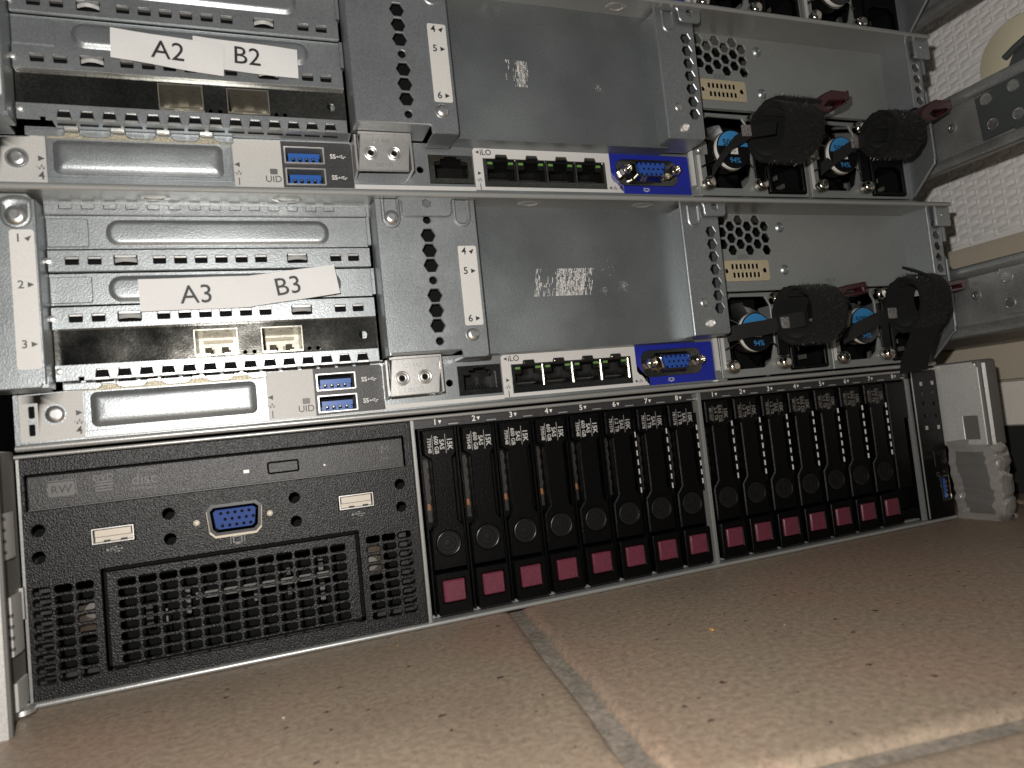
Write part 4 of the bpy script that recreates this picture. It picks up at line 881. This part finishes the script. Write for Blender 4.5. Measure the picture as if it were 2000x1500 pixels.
# ------------------------------------------------------------------ duct tape round the right ear
def tape():
    rn=random.Random(11); m=M()
    base=[(445.7,-1),(445.6,-8),(445.8,-15),(446.2,-21),(447.0,-25.2),(449.5,-26.6),(453,-26.9),(457,-26.4),(460.5,-25.2),(463.0,-22),(463.9,-12),(463.9,0)]
    pts=[]
    for i in range(len(base)-1):
        for t in (0,.2,.4,.6,.8): a,b=base[i],base[i+1]; pts.append((a[0]+(b[0]-a[0])*t,a[1]+(b[1]-a[1])*t))
    pts.append(base[-1]); n=len(pts); nz=56; L=[]
    fold=[(rn.uniform(0,1),rn.uniform(0,44),rn.uniform(-1.6,1.3),rn.uniform(.05,.14),rn.uniform(1.5,5),rn.uniform(-16,16)) for _ in range(34)]
    for k in range(nz+1):
        t=k/nz; z=43-t*44; ring=[]; sh=max(0,(t-.82)/.18)
        for i,(x,y) in enumerate(pts):
            s_=i/(n-1); d=0
            for fs,fz,fa,fw,fh,sl in fold:
                q=abs((s_-fs)*sl/3+(z-fz)/fh)
                if q<1 and abs(s_-fs)<fw*2.2: d+=fa*(1-q)
            # creases: a ladder of flaps where the inner face meets the front
            lad=0
            if .30<s_<.46: ph=(z/5.2)%1; lad=(1.9*ph if ph<.72 else 1.9*(1-ph)/.28*.72)*math.sin((s_-.30)/.16*math.pi)*(1 if 4<z<38 else .3)
            bottom=sh*sh
            ex=1 if s_>.45 else 0
            xx=x+d*.55*(.5+ex*.8)+(2.6*t*t if s_<.42 else 0)+lad*.5-bottom*(2.5 if s_>.6 else -1.5)
            yy=y-d*.8*(1 if s_>.25 else .5)-lad*.9+bottom*4.5
            ring.append((xx,yy,z+.25*d-(1.2*math.sin(s_*9)+1 if k==0 else 0)*-1))
        L.append(ring)
    v=[p for q in L for p in q]; f=[(k*n+i,k*n+i+1,(k+1)*n+i+1,(k+1)*n+i) for k in range(nz) for i in range(n-1)]
    mi=[1 if (.04+.04*k/nz<i/(n-1)<.29 and 4<43-k/nz*44<39) else 0 for k in range(nz) for i in range(n-1)]
    m.v=v; m.f=f; m.m=mi; m.f.append(tuple(nz*n+i for i in range(n))); m.m.append(0)
    # loose flap ends at the foot
    for k in range(12):
        c=Vector((447+rn.uniform(-1,13),-23-rn.uniform(0,3.5),rn.uniform(-.5,6))); a=[c+Vector((rn.uniform(-2.2,2.2),rn.uniform(-1,1),rn.uniform(-2.0,2.0))) for _ in range(4)]
        m.add([(p.x,p.y,max(.2,p.z)) for p in a],[(0,1,2),(0,2,3)],2)
    o=m.build('duct_tape',['tapem','eardk','bright'],angle=28)
    tag(o,'crumpled silver duct tape wrapped around the lower right rack ear','tape')
tape()

# ------------------------------------------------------------------ hook-and-loop straps
def strap(c,r_in,x0,x1,turns,label,tail=None,tilt=0.0,tongue=None,loc=None):
    T=thing('cable_strap',label,'strap',(x0,c[0]+14,c[1]-14),group='black hook and loop straps on the power supply handles')
    off=Vector((x0,c[0]+14,c[1]-14)); m=M(); rn=random.Random(int(x0))
    pts=[];wv=[]; N=int(40*turns); w=x1-x0
    for k in range(N+1):
        a=2*math.pi*k/40+1.2; r=r_in+.3+1.9*k/40+.25*math.sin(a*3); cx=(x0+x1)/2+1.5*math.sin(a*.5)
        pts.append((cx+tilt*math.cos(a)*r,c[0]+r*math.cos(a)*1.0,c[1]+r*math.sin(a)*.98)); wv.append((w*.97,-tilt*4,tilt*6))
    m.ribbon(pts,wv,1.5,0,.5)
    # fuzzy pile
    for k in range(3600):
        a=rn.uniform(0,2*math.pi); i=rn.uniform(max(0,N-40),N); aa=2*math.pi*i/40+1.2; r=r_in+.3+1.9*i/40+.25*math.sin(aa*3)+.7
        x=(x0+x1)/2+rn.uniform(-.49,.49)*w+tilt*math.cos(aa)*r; y=c[0]+r*math.cos(aa); z=c[1]+r*math.sin(aa)*.98
        d=Vector((rn.uniform(-.35,.35),math.cos(aa)+rn.uniform(-.5,.5),math.sin(aa)+rn.uniform(-.5,.5)))*rn.uniform(.5,1.5); s=Vector((rn.uniform(-.07,.07),rn.uniform(-.07,.07),.07))
        p=Vector((x,y,z)); m.add([tuple(p-s),tuple(p+s),tuple(p+d)],[(0,1,2)],1 if rn.random()<.35 else 0)
    m.v=[(a-off.x,b-off.y,q-off.z) for a,b,q in m.v]; m.build('loop_band',['hook','hair'],T)
    if tongue:
        t=M(); t.ribbon(tongue[0],tongue[1],.9); t.v=[(a-off.x,b-off.y,q-off.z) for a,b,q in t.v]; t.build('strap_tongue','nylon',T)
        if len(tongue)>2:
            t=M(); p=tongue[2]; t.plate(rect(p[0]-2.6,p[2]-2.8,p[0]+2.6,p[2]+2.8,.2,2),(),p[1],1.0,.1); t.v=[(a-off.x,b-off.y,q-off.z) for a,b,q in t.v]; t.build('printed_patch','patch',T)
    if tail:
        t=M(); t.ribbon(tail[0],tail[1],1.3,0,.4); t.v=[(a-off.x,b-off.y,q-off.z) for a,b,q in t.v]; t.build('strap_tail','hook',T)
    return T
K['patch']=mat('speckled_grey_patch',(.14,.13,.125),.6,0,noise=.9,nscale=1500)
strap((-27.5,118),10.8,323,343,2.0,'wide black strap coiled in a round loop on the middle server, left power supply',
      tongue=([(300,-6,112.5),(309,-10,113.6),(318,-12,114.2),(326,-16,115.6),(336,-20,116.5),(344,-14,117)],(0,0,7.4),(327.0,-17.6,115.4)))
strap((-28.5,121),11.0,394,413,1.8,'black strap loop on the middle server with its tail hanging over the lid below',
      tongue=([(374,-6,107),(382,-10,111),(390,-14,114.6),(398,-18,116.4),(408,-18,117)],(0,0,7.4),(397.2,-18.9,117.0)),
      tail=([(402,-34,112),(401,-33,106),(399,-30,98),(398,-27,91),(397.5,-26,85)],(16.5,-2,1)),tilt=.25)
strap((-26,209),11.0,323,345,2.2,'fuzzy black strap wound into a wide coil on the upper server, left power supply',
      tongue=([(298,-12,192),(303,-14,199),(310,-16,206.5),(320,-18,211.5),(332,-22,212.5)],(2,0,6.5),(316.2,-19.4,211.6)))
strap((-28.5,209),5.5,392,411,3.4,'fuzzy black strap rolled tight on the upper server, right power supply',
      tongue=([(372,-8,198),(380,-12,203.5),(388,-16,208.5),(396,-22,211.5),(404,-24,212)],(1,0,7),(388.4,-18.0,209.4)))
sp=M(); sp.ribbon([(385,-40,135.5),(392,-39.5,134.6),(400,-38,132.6),(408,-36,130.5)],(0,5,3),1.2)
o=sp.build('cable_strap','hook'); tag(o,'loose pointed strap end sticking out above the loop on the middle server','strap','black hook and loop straps on the power supply handles')

# ------------------------------------------------------------------ slide rails
def rail(loc,label,bolts,plate_pts,hook):
    R=thing('slide_rail',label,'rail',loc,group='slide rails sticking out beside the servers')
    m=M(); X=0
    pr=[(0,0),(-1.2,.8),(-1.6,2.5),(-1.2,5.0),(-.2,6.2),(1.8,6.6),(1.8,32.4),(-.2,32.8),(-1.2,34),(-1.6,36.5),(-1.2,38.2),(0,39)]
    ol=pr+[(3.4,39),(3.4,0)]
    m.loft([[(a,y,b) for a,b in ol] for y in (90,-160)],0,cap0=True)
    m.build('rail_profile','rail',R)
    m=M(); hs=[circ(a,b,2.6,18) for a,b in bolts]
    m.plate(plate_pts,hs,T=SX(-.2),t=1.6,bev=.2)
    if hook: m.tube([(-1.5,-59.8,43.2),(-2.2,-66,45.6),(-2.6,-80,50)],1.7,8)
    m.build('end_bracket','raildk' if hook else 'rail',R)
    for a,b in bolts:
        m=M(); m.lathe([(3.0,.05),(2.95,.35),(2.55,.4),(2.4,.2)],(-.2,a,b),'x',n=24,m=0); m.lathe([(2.4,.2),(1.5,-1.2)],(-.2,a,b),'x',n=24,m=1); m.lathe([(1.5,-1.2),(.1,-1.25)],(-.2,a,b),'x',n=20,m=2); m.build('bolt',['screw','brassdk','rail'],R)
    m=M(); m.lathe([(2.6,0),(2.4,.5),(1.6,.6),(1.2,.2),(.9,.9),(.1,1.1)],(1.8,-26,22),'x',n=14); m.build('rivet','screw',R)
    return R
pl=[(-42,8),(-42,27),(-44,29.5),(-52,30),(-55,33),(-57,40),(-58.5,50),(-75,56),(-110,56),(-110,2),(-64,3),(-61,5),(-58,8)]
rail((449.6,0,195),'zinc slide rail with a dark four bolt end bracket, beside the upper server',[(-47,29-1),(-48.5,14),(-61,28.5),(-61.5,13.5)],[(-42.5,7.6),(-41,31),(-50.5,31.5),(-55.5,33.5),(-59.5,38),(-62.5,43),(-67,47),(-110,54),(-110,2),(-66,3),(-62,4),(-58,8)],True)
rail((449.6,0,101),'zinc slide rail with two open bolt holes, beside the middle server',[(-44.5,28),(-44,14.5)],rect(-110,8.5,-40.5,36,1.5,3),False)
rail((455,0,284),'edge of a slide rail beside the topmost server',[],rect(-110,8.5,-40.5,36,1.5,3),False)

# ------------------------------------------------------------------ white storage cabinet to the right
def cabinet():
    R=thing('storage_cabinet','white plastic cabinet with a woven relief side and cream ledges, right of the servers','cabinet',(532,0,0))
    k=.942
    zz=lambda z:80+(z-80)*k
    yy=lambda y:-285+(y+285)*k
    m=M(); m.box(2.2,300,-330,420,45,520); m.build('side_wall','cab',R)
    m=M()  # ledges
    def band(pr,mi): m.loft([[(a,y,b) for a,b in pr] for y in (420,-330)],mi,cap0=True)
    band([(2.0,zz(171)),(-3,zz(170)),(-4.5,zz(166)),(-4.2,zz(150)),(-3.0,zz(128)),(2.0,zz(126))],1)
    band([(2.0,zz(125.9)),(-3.2,zz(125.5)),(-3.4,zz(101)),(2.0,zz(100.4))],0)
    band([(2.0,zz(100)),(-.5,zz(99)),(1.0,zz(90)),(-1.5,zz(80)),(-3,zz(75)),(2.0,zz(74))],1)
    band([(2.0,zz(73.8)),(-2.5,zz(73)),(-2.5,zz(44)),(2.0,zz(43))],0)
    m.build('ledge',['cab2','cabt'],R)
    m=M(); m.box(8,290,-320,410,1,44); m.build('plinth','plinth',R)
    # woven relief: one short rounded bar per over-pass
    m=M(); dy=-9.0*k; dzc=-3.0*k; dv=6.95*k; y0=yy(57.5); z0=zz(185.8)
    def bar(y,z):
        L=15.2*k; hw=1.95; N=8
        loops=[]
        for q in range(N+1):
            t=q/N; a=math.sin(math.pi*min(1,max(0,t)))**.5 if 0<t<1 else 0; h=hw*(.55+.45*a); b=.85*(math.sin(math.pi*t))**.6 if 0<t<1 else 0
            yc=y-L*t; zc_=z+1.7*t-.6; loops.append([(2.0,yc,zc_+h),(2.0-.7*b-.1,yc,zc_+h*.85),(2.0-1.1*b-.15,yc,zc_+.35*h),(2.0-1.1*b-.15,yc,zc_-.35*h),(2.0-.7*b-.1,yc,zc_-h*.85),(2.0,yc,zc_-h)])
        v=[p for l in loops for p in l]; f=[(i*6+j,i*6+j+1,(i+1)*6+j+1,(i+1)*6+j) for i in range(N) for j in range(5)]
        m.add(v,f,0)
        # upright nub at the end of the bar
        yn=y+.9; m.loft([[(2.0-h*1.0,yn+u,z+w) for u,w in ((-.9,-2.6),(.9,-2.6),(.9,.8),(-.9,.8))] if False else [(2.1-h,yn+u*s_,z-1.0+w*s_) for u,w in ((-.9,-2.6),(.9,-2.6),(.9,2.2),(-.9,2.2))] for h,s_ in ((0,1),(.7,.9),(1.1,.6))],0)
    for i in range(-11,22):
        for j in range(-16,45):
            y=y0+dy*i; z=z0+dzc*i+dv*j
            if z<zz(173)+1.5 or z>380 or y<-120: continue
            # leave the disc free
            if (y-6-(-17))**2+(z-zz(283))**2<26.5**2: continue
            bar(y,z)
    m.build('woven_relief','cab',R,angle=60)
    m=M(); cy,cz=yy(-.4),zz(283)
    m.lathe([(25.4,-1.5),(25.4,.3),(24.9,.3)],(2.0,cy,cz),'x',n=64,m=1); m.lathe([(24.6,-1),(24.6,1.6),(24.2,2.0),(.5,2.0)],(2.0,cy,cz),'x',n=64,m=0)
    m.build('round_plate',['disc','eardk'],R,angle=50)
    return R
cabinet()

# ------------------------------------------------------------------ crumbs on the floor
rn=random.Random(5)
def crumb(x,y,s,mk,label):
    m=M(); 
    for q in range(3 if s>1 else 1):
        c=Vector((rn.uniform(-s,s)*.6,rn.uniform(-s,s)*.5,.25*s)); L=[]
        for h,r_ in ((-.3,.6),(0,1),(.35,.7)): L.append([tuple(c+Vector((s*r_*.6*math.cos(a)*rn.uniform(.6,1.2),s*r_*.45*math.sin(a)*rn.uniform(.6,1.2),s*h*.7))) for a in [2*math.pi*k/7 for k in range(7)]])
        m.loft(L,0,cap0=True)
    o=m.build('crumb',mk); o.location=Vector((x,y,0.1))*MM; tag(o,label,'crumb','crumbs on the tiles')
crumb(224,-75,1.5,'crumb','ochre crumb in the middle of the right floor tile')
crumb(231,-61,.7,'crumb','small ochre crumb behind the bigger ochre crumb')
crumb(122.6,-15.7,.8,'crumb','orange crumb close to the chassis below the media bay')
crumb(246,-86,.45,'crumbw','tiny white crumb on the right floor tile')
crumb(80,-62,.6,'crumbw','pale crumb on the left floor tile')
